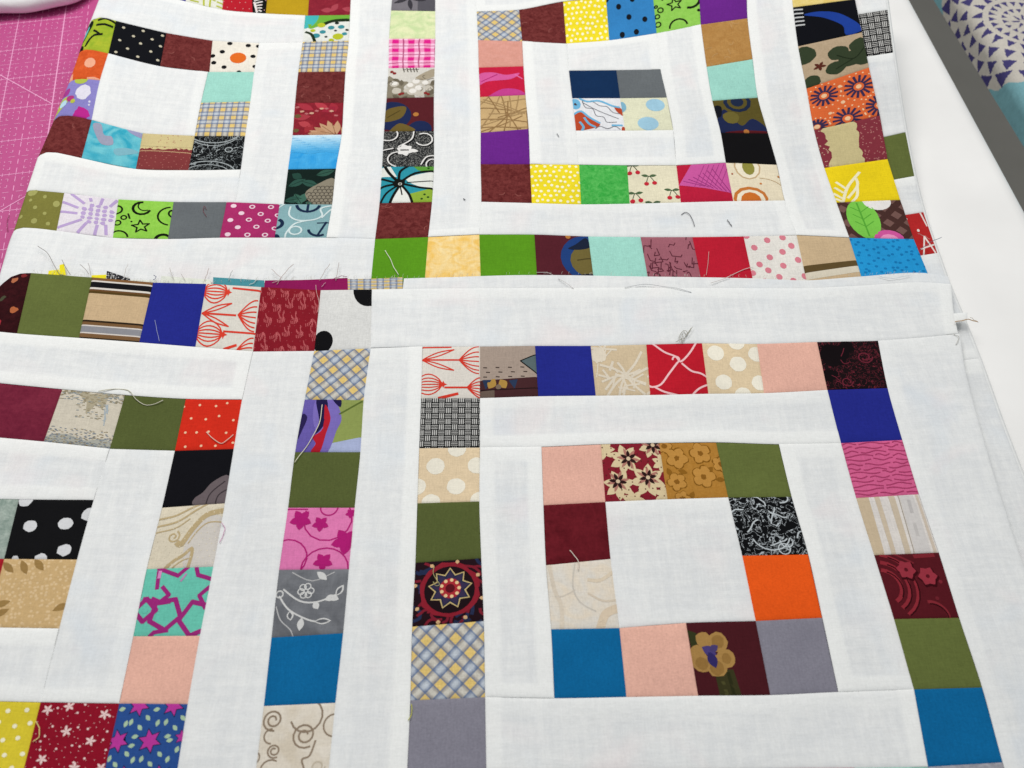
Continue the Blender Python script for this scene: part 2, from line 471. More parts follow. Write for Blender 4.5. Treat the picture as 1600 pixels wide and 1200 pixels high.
def REDFLOWER():
    s = Print('dark red cotton patch with cream blossoms', '#84202e')
    for (u, v, r, a) in ((.38, .28, .27, 0), (.25, .72, .27, 40), (.72, .66, .3, 20), (.85, .06, .22, 10), (1.0, .36, .18, 0), (.05, .1, .18, 0), (.45, 1.0, .2, 0), (.98, .93, .2, 0)):
        s.flower(u, v, r, '#dcc8a0', 7, .26, a)
    s.up()
    for (u, v, a) in ((.41, .29, 0), (.2, .68, 40), (.7, .63, 20), (.85, .06, 0)):
        s.flower(u + .03, v - .02, .2, '#b27a6c', 6, .14, a + 10).up().flower(u + .03, v - .02, .15, '#2e1a1a', 6, .2, a + 30).up().dot(u + .03, v - .02, .035, '#d8c0a0')
        s.lv = 2
    s.scatter(60, .012, '#5c2a26')
    return s
def GOLD():
    s = Print('golden brown cotton patch with tonal flowers', '#b2803a', 'mottle', '#a8752f', 500)
    for (u, v, r, a) in ((.26, .28, .2, 10), (.68, .2, .2, 40), (.2, .7, .17, 30), (.66, .62, .21, 0), (1.0, .4, .16, 0), (.25, 1.0, .14, 0), (.08, .06, .14, 0)):
        P = [(u + r * .55 * math.cos(math.radians(a + 72 * k)), v + r * .55 * math.sin(math.radians(a + 72 * k))) for k in range(5)]
        s.lv = 1
        for x, y in P: s.dot(x, y, r * .46, '#835719', jag=.25)
        s.up()
        for x, y in P: s.dot(x, y, r * .38, '#c08c44', jag=.25)
        s.up().dot(u, v, .045, '#8a5c20', jag=.5)
    s.lv = 1
    for (u, v, a) in ((.07, .45, 70), (.4, .55, 200), (.45, .88, 120), (.85, .68, 0), (.85, .45, 140)): s.leaf(u, v, .16, .045, a, '#8d6020')
    return s
def SCRIBBLEBW():
    s = Print('black cotton patch with white ink scribbles', '#0f1012', 'squiggle', '#b4bbbf', 330); c = '#c2c9cc'
    s.scribble(9, c, .02, .3); s.arc(.5, .62, .3, 20, 160, .02, c); s.ring(.66, .9, .09, .018, c)
    return s
def SCRIPT():
    s = Print('black cotton patch with chalky white doodles', '#121416', 'squiggle', '#8d9496', 300); c = '#aab1b2'
    s.arc(.4, -.1, .5, 20, 150, .022, c, .32); s.arc(.4, -.1, .5, 30, 140, .016, c, .4); s.arc(.35, 1.2, .6, 190, 340, .022, c, .45); s.arc(.35, 1.2, .5, 190, 340, .016, c, .35)
    s.scribble(8, c, .016, .1, (0, .3, 1, .7)); s.arc(.72, .42, .07, 0, 360, .02, c)
    return s
def MARBLECREAM():
    s = Print('cream cotton patch with faint marbled veins', '#d8d3ca', 'cloud', '#ded2c0', 90)
    for q, w, c in (([(.05, 0), (.1, .4), (.18, .65), (.16, 1)], .06, '#d9cdbb'), ([(.45, 0), (.38, .35), (.46, .6), (.68, .75)], .022, '#cdc6ba'), ([(.4, .42), (.22, .5), (.1, .5)], .02, '#d4cabb'), ([(.62, .28), (.8, .3), (1, .2)], .05, '#dccdb6'), ([(.6, .48), (.8, .6), (1, .6)], .03, '#d8cab6'), ([(.72, 1), (.82, .8), (1, .72)], .12, '#ddcbb2')): s.line(q, w, c)
    return s
def PANSY():
    s = Print('dark maroon cotton patch with ochre pansy', '#481a20', 'plain')
    s.poly([(.28, .65), (.55, .65), (.6, 1), (.3, 1)], '#39371f'); s.poly([(.0, .1), (.12, .15), (.1, .35), (.02, .4)], '#35381f')
    s.line([(.36, .7), (.4, 1)], .05, '#4c4a2a'); s.line([(.47, .7), (.5, 1)], .05, '#2c2d18')
    s.up()
    for (u, v, r) in ((.2, .24, .11), (.4, .28, .14), (.47, .5, .13), (.32, .6, .15), (.12, .55, .14), (.1, .42, .11)): s.dot(u, v, r, '#a8824a', jag=.15)
    s.up()
    for (u, v, r) in ((.4, .27, .09), (.32, .63, .1), (.12, .56, .09), (.48, .5, .07)): s.dot(u, v, r, '#94703c', jag=.2)
    s.up().leaf(.16, .34, .22, .07, 30, '#4a3f78'); s.leaf(.25, .4, .24, .07, 75, '#332c63'); s.leaf(.26, .4, .15, .05, -30, '#4a3f70')
    return s
def PINKWAVE():
    s = Print('pink cotton patch with darker wavy lines', '#d4628f'); c = '#a83c66'
    for j in range(13):
        v = .03 + j / 13.0; u = -.1 + .1 * s.rng.random()
        while u < 1:
            L = .2 + .35 * s.rng.random(); ph = s.rng.random() * 6
            s.line([(u + L * t / 6, v + .018 * math.sin(ph + t * 1.1) + .01 * math.sin(u * 9)) for t in range(7)], .02, c); u += L + .05
    return s
def CREAMSTRIPE():
    s = Print('off white cotton patch with beige stripes', '#dcd6d0')
    s.poly([(0, 0), (.19, 0), (.16, 1), (0, 1)], '#c9b699')
    s.poly([(.28, 0), (.36, 0), (.34, 1), (.27, 1)], '#cdbda6'); s.poly([(.5, 0), (.6, 0), (.57, 1), (.48, 1)], '#c9baa4'); s.line([(.66, 0), (.62, 1)], .015, '#a39a8e')
    s.poly([(.93, 0), (.97, 0), (.97, 1), (.92, 1)], '#cdbfae'); s.poly([(.68, 0), (.9, 0), (.88, 1), (.64, 1)], '#cfcbc8').up().line([(.8, .1), (.79, .3)], .05, '#bcb8b6'); s.line([(.77, .5), (.76, .7)], .05, '#c2bebb')
    return s
def MAROONFLOWER():
    s = Print('maroon cotton patch with tonal daisies and scrolls', '#561820')
    for r, w in ((.5, .05), (.38, .06), (.26, .06)): s.arc(.0, .5, r, -80, 60, w, '#8b2b35'); s.arc(.02, .52, r, -70, 60, .02, '#30090f')
    s.line([(.3, 0), (.55, .15)], .03, '#7c2730'); s.line([(.6, .05), (.9, .04)], .06, '#7c2630'); s.arc(.6, 1.0, .25, -90, 0, .05, '#822a33'); s.arc(.62, 1.0, .22, -90, 0, .02, '#30090f')
    s.dot(.88, .45, .03, '#7a2832'); s.dot(.75, .7, .03, '#6c222b')
    s.up().flower(.42, .27, .17, '#3a0b12', 6, .42, 10).flower(.72, .38, .17, '#3a0b12', 6, .42, 0); s.up().flower(.41, .25, .15, '#973340', 6, .42, 10).flower(.71, .36, .15, '#973340', 6, .42); s.up().dot(.41, .25, .03, '#5a1620').dot(.71, .36, .03, '#5a1620')
    return s
def BIGDOT():
    s = Print('off white cotton patch with big black dots', '#d9d9d6')
    return s.dot(.14, .86, .18, '#121214', n=20).dot(.93, .0, .29, '#121214', n=24)
def PURPLEFLORAL():
    s = Print('violet cotton patch with red petal and green leaf', '#675aa6')
    s.poly([(.55, 0), (1, 0), (1, .75), (.5, .85), (.6, .5)], '#8d9a55'); s.poly([(.5, .85), (1, .72), (1, 1), (.45, 1)], '#a7b1d2')
    s.blob([(0, .3), (.1, .35), (.05, .6), (0, .75)], '#2a2150'); s.up()
    s.blob([(.2, 0), (.5, 0), (.66, .35), (.6, .6), (.5, 1), (.28, 1), (.3, .7), (.2, .4)], '#7a6bb6'); s.line([(.98, .03), (.62, .28)], .03, '#5a6a30').up()
    s.blob([(.2, 0), (.38, .0), (.42, .4), (.28, .66), (.3, .4)], '#211c46'); s.blob([(.48, 0), (.62, 0), (.62, .15)], '#211c46'); s.blob([(.36, .1), (.48, .35), (.44, .65), (.38, 1), (.24, 1), (.3, .85), (.24, .72), (.38, .55)], '#b4202f')
    return s
def PINKSCROLL():
    s = Print('pink cotton patch with magenta scrolls and leaves', '#de7bb0'); c = '#b01f72'
    s.arc(.62, .18, .36, -40, 200, .022, c); s.arc(.62, .0, .13, 0, 180, .022, c); s.arc(.08, .82, .3, -110, 80, .022, c); s.arc(.65, 1.0, .34, -180, 0, .022, c); s.line([(0, .03), (.3, .03)], .022, c)
    s.up()
    for (u, v, r) in ((.22, .2, .17), (.52, .27, .13), (.92, .55, .22), (.62, .88, .15), (.95, .1, .08)): s.flower(u, v, r, c, 5, .34, 20); s.dot(u, v, r * .5, c, jag=.3)
    return s
def GREYLEAF():
    s = Print('grey cotton patch with white outlined vine leaves', '#63656a', 'cloud', '#76787d', 80); c = '#d2d2d0'
    s.line([(.05, .4), (.2, .6), (.45, .75), (.6, .8), (.72, .8)], .025, c); s.line([(.1, .3), (.35, .48), (.6, .5), (.85, .4)], .025, c)
    s.line([(.02, .55), (.1, .75), (.25, .9), (.3, 1)], .016, '#b8b8b8'); s.line([(.2, .05), (.5, .18), (.8, .05)], .018, '#b0b0b0')
    for (u, v, L, a) in ((.58, .8, .24, 0), (.4, .73, .2, 95), (.85, .42, .2, -60), (.7, .48, .16, -25), (.22, .62, .15, 80), (.55, .5, .13, 60), (.75, .42, .16, 20), (.55, .04, .2, 40)):
        s.leaf(u, v, L, .05, a, c); 
    s.up()
    for (u, v, L, a) in ((.6, .8, .19, 0), (.86, .4, .14, -60), (.22, .64, .11, 80)): s.leaf(u, v, L, .028, a, '#63656a')
    for k in range(6): s.ring(.42 + .07 * math.cos(k), .33 + .07 * math.sin(k), .045, .016, c)
    s.ring(.05, .37, .05, .02, c)
    return s
def SWIRL(): 
    s = Print('cream cotton patch with taupe curling clouds', '#ddd5c8', 'cloud', '#cfc4b2', 60); c = '#8d7c6a'
    s.arc(.16, .2, .15, 80, 720, .025, c, spiral=.75, n=26); s.arc(.62, .42, .18, 60, 700, .025, c, spiral=.75, n=26); s.arc(.22, .62, .1, 60, 660, .022, c, spiral=.7, n=22)
    s.arc(.62, .16, .22, -60, 160, .025, c); s.arc(.16, .42, .1, 90, 270, .022, c); s.arc(.2, .88, .14, 60, 300, .022, c); s.line([(.78, .5), (.72, .7), (.62, .75), (.66, .9), (.55, 1)], .025, c); s.arc(1.02, .3, .15, 100, 260, .022, c); s.arc(-.05, .7, .08, -80, 80, .02, c); s.arc(.85, .85, .1, 0, 500, .02, '#c2b7a4', spiral=.6, n=16)
    return s
def DARKREDF():
    s = Print('dark red cotton patch with small scattered flowers', '#3a1418', 'mottle', '#2a0e12', 300)
    for (u, v, c, r) in ((.75, .1, '#b06a4a', .06), (.3, .45, '#8c2a2c', .1), (.6, .38, '#4a4a38', .06), (.86, .62, '#b3653f', .07), (.6, .85, '#a83038', .1), (.9, .05, '#7c2a2c', .05), (.2, .75, '#7c2426', .08)): s.dot(u, v, r, c, rv=r * .75, jag=.5, n=11)
    return s
def STRIPE():
    s = Print('tan cotton patch with black brown and grey stripes', '#c8ad88')
    for a, b, c in ((0, .05, '#7f5b38'), (.05, .075, '#dcd6cc'), (.075, .165, '#17171a'), (.165, .195, '#dcd6cc'), (.195, .225, '#6a4a2c'), (.225, .26, '#54401f'), (.70, .73, '#2b2016'), (.73, .78, '#7a5a3a'), (.78, .8, '#d8d0c8'), (.8, .90, '#8f8f94'), (.9, .92, '#d8d0c8'), (.92, .98, '#7d5d3e'), (.98, 1, '#2b2016')):
        s.poly([(0, a), (1, a), (1, b), (0, b)], c)
    return s
def REDSTITCH():
    s = Print('deep red cotton patch with stitched pink leaves', '#861c28'); c = '#bb5c60'
    for i in range(5):
        for j in range(5):
            u, v = .02 + i * .22 + (.11 if j % 2 else 0), .06 + j * .22; a = s.rng.random() * 150
            for q in range(3):
                for k in range(5):
                    aa = math.radians(a + 45 * q + 10 * k); du, dv = math.cos(aa), math.sin(aa)
                    x, y = u + du * .026 * (k + .6), v + dv * .026 * (k + .6); s.line([(x - .004, y - .022), (x + .006, y + .022)], .013, c)
    s.scatter(80, .007, '#a84e54')
    return s
def MOUNTAIN():
    s = Print('cream cotton patch with stippled brown and blue landscape', '#cfc7b6'); r = s.rng
    s.blob([(.3, 0), (.55, .05), (.75, .0), (.72, .3), (.62, .2), (.5, .42), (.45, .2), (.35, .12)], '#ada48c'); s.blob([(0, .9), (.3, .82), (.6, .9), (.9, .84), (1, 1), (0, 1)], '#a9a99f')
    for _ in range(260):
        x = r.random(); y = (r.random() ** 2) * (.5 if .3 < x < .75 else .18); s.line([(x, y), (x + .035, y)], .012, '#94896f' if r.random() < .7 else '#8b959a')
    for _ in range(280):
        x = r.random(); y = 1 - (r.random() ** 1.6) * .3; s.line([(x, y), (x + .025, y)], .012, '#747f8c' if r.random() < .6 else '#8d7f62')
    for _ in range(8): s.line([(.75 + .05 * r.random(), .2 + .4 * r.random()), (.82, .3 + .3 * r.random())], .016, '#a7b2b8')
    return s
def REDDOT(): 
    s = Print('bright red cotton patch with small peach dots', '#d32f1e'); return s.scatter(20, .024, '#efc3a0', .5)
def BLACKLEAF():
    s = Print('black cotton patch with grey petal', '#121217')
    s.blob([(1, .5), (.75, .6), (.62, .78), (.5, .88), (.52, 1), (1, 1)], '#6a5f62').up(); s.line([(.95, .6), (.75, .8), (.7, 1)], .02, '#3c3438'); s.line([(1, .75), (.88, .85), (.85, 1)], .02, '#3c3438'); return s
def PAISLEY():
    s = Print('cream cotton patch with tan paisley lace', '#dad0ba'); c = '#bca880'
    s.blob([(.62, .3), (.98, .2), (1.1, .6), (1, 1), (.62, 1.1), (.5, .7)], '#d0cac2').up()
    for q, w in (([(0, .2), (.25, .16), (.5, .04), (.7, -.05)], .03), ([(0, .32), (.3, .26), (.55, .1), (.75, -.02)], .03), ([(0, .42), (.3, .36), (.5, .22)], .02), ([(1, .12), (.75, .18), (.58, .38), (.45, .62), (.38, .6)], .085), ([(1, .3), (.8, .3), (.66, .42), (.55, .62)], .02)): s.line(q, w, c)
    s.arc(.3, .5, .1, -60, 420, .025, c, spiral=.75, n=20); s.line([(.28, 1), (.4, .88), (.52, .8), (.62, .7), (.64, .82), (.62, 1)], .05, c); s.line([(.38, 1), (.5, .9), (.6, .86)], .02, c)
    s.up(); s.scatter(110, .008, '#e6dcc4')
    return s
def TEALSTAR():
    s = Print('aqua cotton patch with magenta lattice stars', '#6ac3ae'); c = '#9c2a78'
    for (u, v, r, n, rot) in ((.42, .68, .24, 5, 10), (.9, .75, .26, 5, 30), (.1, .62, .17, 4, 0)):
        pts = [(u + r * math.cos(math.radians(rot + 360 * k / n)), v + r * math.sin(math.radians(rot + 360 * k / n))) for k in range(n + 1)]; s.line(pts, .07, c, sharp=True)
    for q in ([(.18, .0), (.5, .12), (.62, .0)], [(.75, .0), (.8, .12), (1, .18)], [(.3, .28), (.42, .4), (.3, .5), (.18, .45)], [(.05, .45), (.3, .52), (.45, .5)], [(1, .3), (.88, .42), (1, .6)], [(.5, .92), (.3, .95), (.25, 1.0)], [(.2, .05), (.22, .3)]): s.line(q, .06, c, sharp=True)
    s.up(); s.line([(.22, .05), (.22, .14)], .05, '#d58cc0'); s.line([(.62, .1), (.56, .2)], .03, '#b988b4'); s.dot(.1, .62, .05, '#6ac3ae')
    return s
def STARBLUE():
    s = Print('denim blue cotton patch with magenta stars and leaves', '#2c4f8f')
    for (u, v, r) in ((.1, .5, .15), (.55, .5, .16), (.3, .02, .15), (.8, .02, .15), (1.0, .45, .1), (.3, .98, .15), (.78, .98, .15)):
        s.lv = 1; s.star(u, v, r * 1.15, '#1c1f3c', 6, .5, 15)
        for k in range(6): s.leaf(u + r * 1.25 * math.cos(k * 1.047 + .8), v + r * 1.25 * math.sin(k * 1.047 + .8), .1, .03, math.degrees(k * 1.047 + .8), '#a9c3a4')
        s.up().star(u, v, r, '#b83a98', 6, .5, 15)
    return s
def REDSPRIG():
    s = Print('dark red cotton patch with tiny white sprigs', '#8c1428'); c = '#e8c9c6'
    for (u, v) in ((.12, .1), (.38, .05), (.42, .38), (.75, .5), (.2, .75), (.85, .15), (.62, .85), (.95, .85)): s.flower(u, v, .075, c, 5, .22, u * 90)
    s.scatter(110, .007, '#d9a9a9', .8); s.scatter(26, .016, c, .9); return s
def YDOT(): return Print('yellow cotton patch with white dots', '#d9c637').scatter(30, .032, '#f2ecca', .3)
def YDOT2(): return Print('lemon yellow cotton patch with white dots', '#f0dc2c').scatter(60, .028, '#fbf6d2', .4, r2=.036)
def WDOT():
    s = Print('black cotton patch with uneven white dots', '#141416')
    for (u, v, r) in ((.25, .45, .1), (.72, .4, .1), (1.02, .25, .12), (.1, .02, .1), (.8, .85, .1), (.5, 1.0, .09), (.15, 1.0, .05)): s.dot(u, v, r, '#d5d6d8', jag=.2)
    return s
def TANLEAF():
    s = Print('tan cotton patch with dotted ground and faint leaves', '#c7a878', 'speckle', '#d6ba90', 700)
    for (u, v, a) in ((.25, .02, 60), (.42, .0, 45), (.05, .85, -30), (.02, .7, -20), (.85, .75, -30), (.0, .05, 40)): s.leaf(u, v, .24, .05, a, '#9a7b4a')
    return s
def REDWHITE(): return Print('red cotton patch with white spots', '#a81f2a').dot(.95, .7, .1, '#e0d8d0')

# --- rear quilt
def LIMEWHITE():
    s = Print('white cotton patch with lime crosshatch', '#dfe0d2'); c = '#b3bb3a'
    for j in range(8): s.line([(.1 + .03 * (j % 3), .1 + j * .12), (.35, .1 + j * .12)], .04, c); s.line([(.85, .1 + j * .12), (1, .12 + j * .12)], .04, c)
    s.line([(.45, 0), (.5, 1)], .05, c); s.line([(.7, 0), (.66, 1)], .05, c); s.line([(.4, .7), (.8, .8)], .04, c); return s
def NEWS():
    s = Print('red and black newsprint cotton patch', '#b8202e')
    s.poly([(.65, .5), (1, .3), (1, 1), (.7, 1)], '#141414').up()
    for j in range(5): s.line([(.72 + .03 * j, .65 + .07 * j), (.9, .55 + .1 * j)], .035, '#e8e2de')
    s.line([(.72, .7), (.8, .98)], .05, '#e8e2de'); s.scatter(40, .012, '#e0a8a6', .3); return s
def REDROSE():
    s = Print('red cotton patch with tan rose leaves', '#8e2430', 'mottle', '#7a1f2b', 260); r = s.rng
    for (u, v, L, a, c) in ((.05, .05, .4, 30, '#a83442'), (.4, .0, .4, 40, '#b23c48'), (.75, .02, .3, 70, '#a22e3c'), (.55, .3, .4, -20, '#98283a'), (0, .5, .35, -10, '#a83c46'), (.1, .62, .3, 25, '#b5444c'), (.25, .95, .3, -60, '#9c3038')): s.leaf(u, v, L, .09, a, c)
    s.up()
    for k in range(9): s.dot(.06 + .1 * k, .16 + .14 * math.sin(k * .8) + .03 * k, .045, '#cda28a' if k % 2 else '#b5686a', rv=.03, jag=.5)
    for (u, v, L, a) in ((.9, 1, .4, -170), (.85, 1, .42, -150), (.82, 1, .45, -130), (.85, 1.0, .45, -110), (.9, 1, .42, -90), (1, 1, .42, -75), (.8, 1.05, .5, -160), (.7, 1, .35, -140), (.65, 1.02, .35, -170)): s.leaf(u, v, L, .07, a, '#c39a78' if L > .41 else '#b98c6a')
    s.up()
    for (u, v, L, a) in ((.9, 1, .34, -165), (.85, 1, .36, -135), (.88, 1.0, .38, -105), (1, 1, .36, -80)): s.line([(u, v), (u + L * math.cos(math.radians(a)), v + L * math.sin(math.radians(a)))], .012, '#8a5c40')
    s.leaf(0, .42, .16, .06, 10, '#6a5a36'); s.leaf(0, .9, .14, .06, -20, '#6a5a36')
    return s
def REDROSE2():
    s = Print('dull red cotton patch with tonal leaves', '#8e2836', 'mottle', '#7b1f2e', 300)
    for (u, v, a) in ((.1, .3, 20), (.4, .5, -30), (.7, .3, 40), (.3, .85, 0), (.8, .8, 10), (.55, .9, -60)): s.leaf(u, v, .3, .08, a, '#a84450')
    return s
def LIMEFLY(flip=False):
    s = Print('lime green cotton patch with black butterfly strokes', '#a9b534', 'cloud', '#8aa62c', 110); c = '#161816'
    s.blob([(.0, .3), (.2, .06), (.35, .1), (.3, .35), (.05, .8), (.0, .9)], c).up().blob([(.05, .45), (.2, .2), (.25, .3), (.1, .6)], '#6fc0bf')
    for q in ([(.5, .1), (.7, .02), (1, .08)], [(.48, .25), (.7, .2), (.95, .22)], [(.42, .4), (.6, .5)], [(.25, .9), (.4, .6), (.7, .5)]): s.line(q, .06, c)
    s.dot(.08, .95, .12, c); return s
def BLACKDOT():
    s = Print('black cotton patch with tiny cream dots', '#121318')
    return s.dots([(.18, .16), (.4, .34), (.56, .12), (.16, .55), (.76, .3), (.94, .12), (.56, .5), (.34, .74), (.78, .66), (.94, .44), (.14, .92), (.56, .9), (.94, .86)], .033, '#c4bda6')
def DOTSUN():
    s = Print('off white cotton patch with black dots and orange circle', '#e9e3d6')
    s.dot(.6, .55, .18, '#dc6a24', n=18)
    return s.dots([(.38, .08), (.78, .12), (.24, .36), (.92, .48), (.08, .72), (.32, .86), (.04, .5), (1, .12), (1.0, .82), (.66, 1.02)], .06, '#17171a')
def ORANGEM():
    s = Print('orange mottled cotton patch with pale spot', '#dc5f2e', 'mottle', '#c44e22', 260)
    return s.dot(.55, .45, .17, '#eaa98a').poly([(0, .8), (.1, .75), (.16, 1), (0, 1)], '#eda98c').poly([(.6, .95), (.8, .92), (1, .97), (1, 1), (.6, 1)], '#eda98c')
def SPLASH():
    s = Print('lavender cotton patch with paint splashes', '#8a83c4')
    s.dot(.62, .36, .2, '#dedbe8', jag=.25, n=20).dot(.45, .03, .2, '#b0bf4e', rv=.12).dot(.72, .93, .2, '#b92a8c', jag=.4, n=18).dot(.12, .35, .12, '#a23a8a', jag=.3).blob([(.0, .6), (.2, .48), (.3, .6), (.2, .8), (0, 1)], '#b4c05a').up()
    s.dot(.18, .68, .1, '#b7d8e8', jag=.3).dot(.33, .55, .1, '#b03c7c', jag=.5).dot(.42, .62, .06, '#b9c24a').dot(.85, .58, .03, '#d8d6ea').dot(.86, .66, .025, '#d8d6ea'); return s
def CREAMBAND():
    s = Print('pale yellow cotton patch with rough maroon band', '#cfbf8c'); r = s.rng
    top = [(1 - k / 20, .42 + .06 * (r.random() - .5)) for k in range(21)]
    s.poly([(0, 1), (1, 1)] + top, '#80393a').up().scatter(80, .012, '#a8665e', .9)
    s.lv = 2; s.poly([(0, 0), (1, 0), (1, .36), (0, .36)], '#cfbf8c'); s.line([(0, .5), (.4, .49), (1, .52)], .015, '#cfae84'); return s
def CREAMBANDV():
    s = Print('cream cotton patch with rough maroon side bands', '#cbbd8c'); r = s.rng
    s.poly([(.62 + .06 * (r.random() - .5), k / 14) for k in range(15)] + [(1, 1), (1, 0)], '#84343f'); s.poly([(.12 + .1 * (r.random() - .5), k / 14) for k in range(15)] + [(0, 1), (0, 0)], '#84343f')
    s.up()
    for _ in range(70): s.dot(.64 + .36 * r.random(), r.random(), .012, '#b87874', n=6)
    for _ in range(18): s.dot(.12 * r.random(), r.random(), .012, '#c8a48c', n=6)
    return s
def TEALDOT():
    s = Print('white cotton patch with teal dots and green leaf', '#e3e5de')
    s.blob([(0, 0), (1, 0), (1, .22), (.6, .22), (.3, .45), (.1, .5)], '#6fae3e').blob([(0, 0), (.3, .0), (.22, .35), (0, .5)], '#45b2b4'); s.blob([(.3, .42), (.6, .2), (1, .16), (1, .26), (.62, .3), (.4, .46)], '#20301c')
    for (u, v, r, c) in ((.6, .5, .075, '#3f8e98'), (.82, .48, .075, '#3f8e98'), (.42, .66, .07, '#3f8e98'), (.28, .8, .09, '#3f8e98'), (.9, .75, .06, '#3f8e98'), (.76, .85, .12, '#b7bf2e'), (.38, .4, .09, '#b7bf2e'), (.2, .6, .06, '#b7bf2e'), (.7, .62, .035, '#1c2420'), (.95, .6, .04, '#1c2420'), (.5, .85, .035, '#1c2420'), (.72, .33, .05, '#1c2420'), (.62, .98, .06, '#b7bf2e')): s.dot(u, v, r, c)
    s.up().line([(.05, .65), (.18, .75), (.26, 1)], .07, '#20301c'); return s
def PINECONE():
    s = Print('black and green cotton patch with leaves and grey cone', '#14231f'); r = s.rng
    for (u, v, L, a, c) in ((.05, .5, .4, -30, '#2f5348'), (.3, .35, .4, 20, '#2f5348'), (.2, .7, .35, 60, '#3a6152'), (0, .9, .4, -10, '#2f5348'), (.6, .2, .4, -20, '#33574a'), (.3, .98, .35, -60, '#40695a'), (.45, .95, .25, 20, '#40695a'), (.1, .15, .25, 30, '#26463c')): s.leaf(u, v, L, .09, a, c)
    for (u, v, L, a) in ((.05, .5, .36, -30), (.3, .35, .36, 20), (.2, .7, .32, 60), (0, .9, .36, -10), (.6, .2, .36, -20)): s.line([(u, v), (u + L * math.cos(math.radians(a)), v + L * math.sin(math.radians(a)))], .014, '#1b332b')
    s.up().blob([(.42, .7), (.65, .45), (1, .3), (1, 1), (.62, 1)], '#8b8372').up()
    for i in range(6):
        for j in range(6): s.arc(.5 + i * .09 + (.04 if j % 2 else 0), .55 + j * .085, .045, 160, 380, .016, '#4e4840', n=5) if (.5 + i * .09) > .5 + (.7 - (.55 + j * .085)) * .6 else None
    return s
def OLIVEDOT():
    s = Print('olive cotton patch with pale spots', '#7d7a3c')
    for (u, v, r) in ((.2, .04, .13), (.55, .16, .05), (.87, .32, .085), (.22, .28, .04), (.38, .46, .05), (.65, .6, .045), (.1, .7, .05), (.45, .82, .075), (.78, .86, .05)): s.dot(u, v, r, '#a2a160')
    return s
def LILAC():
    s = Print('white cotton patch with lilac sunburst', '#e2dce2'); c = '#b9a2cf'
    for q in ([(.02, .25), (.3, .35)], [(.0, .5), (.3, .5)], [(.02, .92), (.4, .65)], [(.38, .98), (.5, .72)], [(.68, .98), (.7, .75)], [(.88, .95), (.85, .72)], [(.15, .02), (.4, .22)], [(.5, .08), (.52, .14)], [(.72, .05), (.7, .2)], [(.98, .05), (.88, .22)]): s.line(q, .06, c)
    for i in range(5):
        for j in range(5):
            if (i - 2) ** 2 + (j - 2) ** 2 < 7: s.dot(.42 + i * .125, .26 + j * .105, .05, c, n=6, jag=.5)
    return s
def MOON():
    s = Print('lime green cotton patch with black moons stars and rings', '#84c045', 'mottle', '#94cc52', 220); c = '#14180f'
    s.arc(.45, .22, .16, 20, 270, .05, c); s.arc(.5, .16, .12, 60, 240, .025, c)
    pts = [(.48 + .17 * (1 if k % 2 == 0 else .42) * math.cos(math.radians(-100 + 36 * k)), .7 + .17 * (1 if k % 2 == 0 else .42) * math.sin(math.radians(-100 + 36 * k))) for k in range(11)]
    s.line(pts, .03, c, sharp=True); s.arc(1.0, .4, .24, 100, 260, .035, c); s.arc(.0, .28, .1, -90, 90, .035, c); s.arc(1.05, .32, .1, 90, 270, .035, c)
    for (u, v, r) in ((.05, .62, .06), (.15, .48, .05)): s.ring(u, v, r, .03, c)
    s.line([(.22, .38), (.26, .5)], .035, c); s.arc(.1, 1.0, .17, 180, 350, .035, c); s.arc(.92, 1.05, .15, 180, 330, .06, c); s.dot(.3, .58, .02, c); return s
def MOON2():
    s = Print('lime green cotton patch with black star and crescents', '#84bf4c', 'mottle', '#93c95a', 220); c = '#14180f'
    pts = [(.45 + .17 * (1 if k % 2 == 0 else .42) * math.cos(math.radians(-100 + 36 * k)), .35 + .17 * (1 if k % 2 == 0 else .42) * math.sin(math.radians(-100 + 36 * k))) for k in range(11)]
    s.line(pts, .03, c, sharp=True); s.arc(.8, .3, .2, -70, 110, .06, c); s.arc(.5, .95, .2, 180, 350, .04, c)
    for (u, v, r) in ((.13, .45, .06), (.05, .6, .05), (.05, .8, .06), (.04, .35, .03)): s.ring(u, v, r, .03, c)
    s.line([(.1, .1), (.2, .2)], .04, c); s.dot(.97, .6, .04, c); return s
def RINGS():
    s = Print('magenta cotton patch with white rings and dots', '#aa2f68'); c = '#eccfdb'
    for i, (u, v) in enumerate(((.15, .12), (.5, .13), (.85, .12), (.32, .32), (.68, .33), (1, .35), (.14, .52), (.48, .5), (.83, .52), (.3, .72), (.64, .7), (.98, .74), (.14, .92), (.5, .93), (.82, .93))):
        if i % 3 == 0: s.dot(u, v, .055, c)
        else: s.ring(u, v, .045, .025, c)
    return s
def ANCHOR():
    s = Print('pale teal cotton patch with navy anchors and rope', '#86adb2'); c = '#1c2c48'; w = '#d3e2e2'
    s.arc(.55, .02, .22, 10, 170, .06, c); s.line([(.55, 0), (.55, .24)], .05, c); s.arc(-.02, .6, .13, -60, 80, .07, c)
    s.line([(.95, .55), (.82, .95)], .045, c); s.arc(.83, .75, .2, 60, 170, .055, c); s.line([(.78, .58), (1, .56)], .03, c); s.dot(.0, 1.0, .1, c)
    s.up().line([(.22, .1), (.22, .35), (.4, .5), (.7, .48), (.85, .35), (.8, .15), (1, .05)], .035, w); s.line([(.6, .5), (.35, .6), (.22, .85), (.2, 1)], .035, w); s.ring(.38, .8, .12, .035, w); s.line([(0, .12), (.1, .02)], .03, w); s.line([(.85, .42), (1, .15)], .03, w); return s
def GREYLEAF2():
    s = Print('charcoal cotton patch with dark leaves', '#55535a'); s.poly([(0, .2), (.6, .0), (.6, 1), (0, 1)], '#777379').up(); s.flower(.4, .6, .4, '#3a383e', 5, .14, 10); s.dot(.6, .4, .08, '#3a383e'); return s
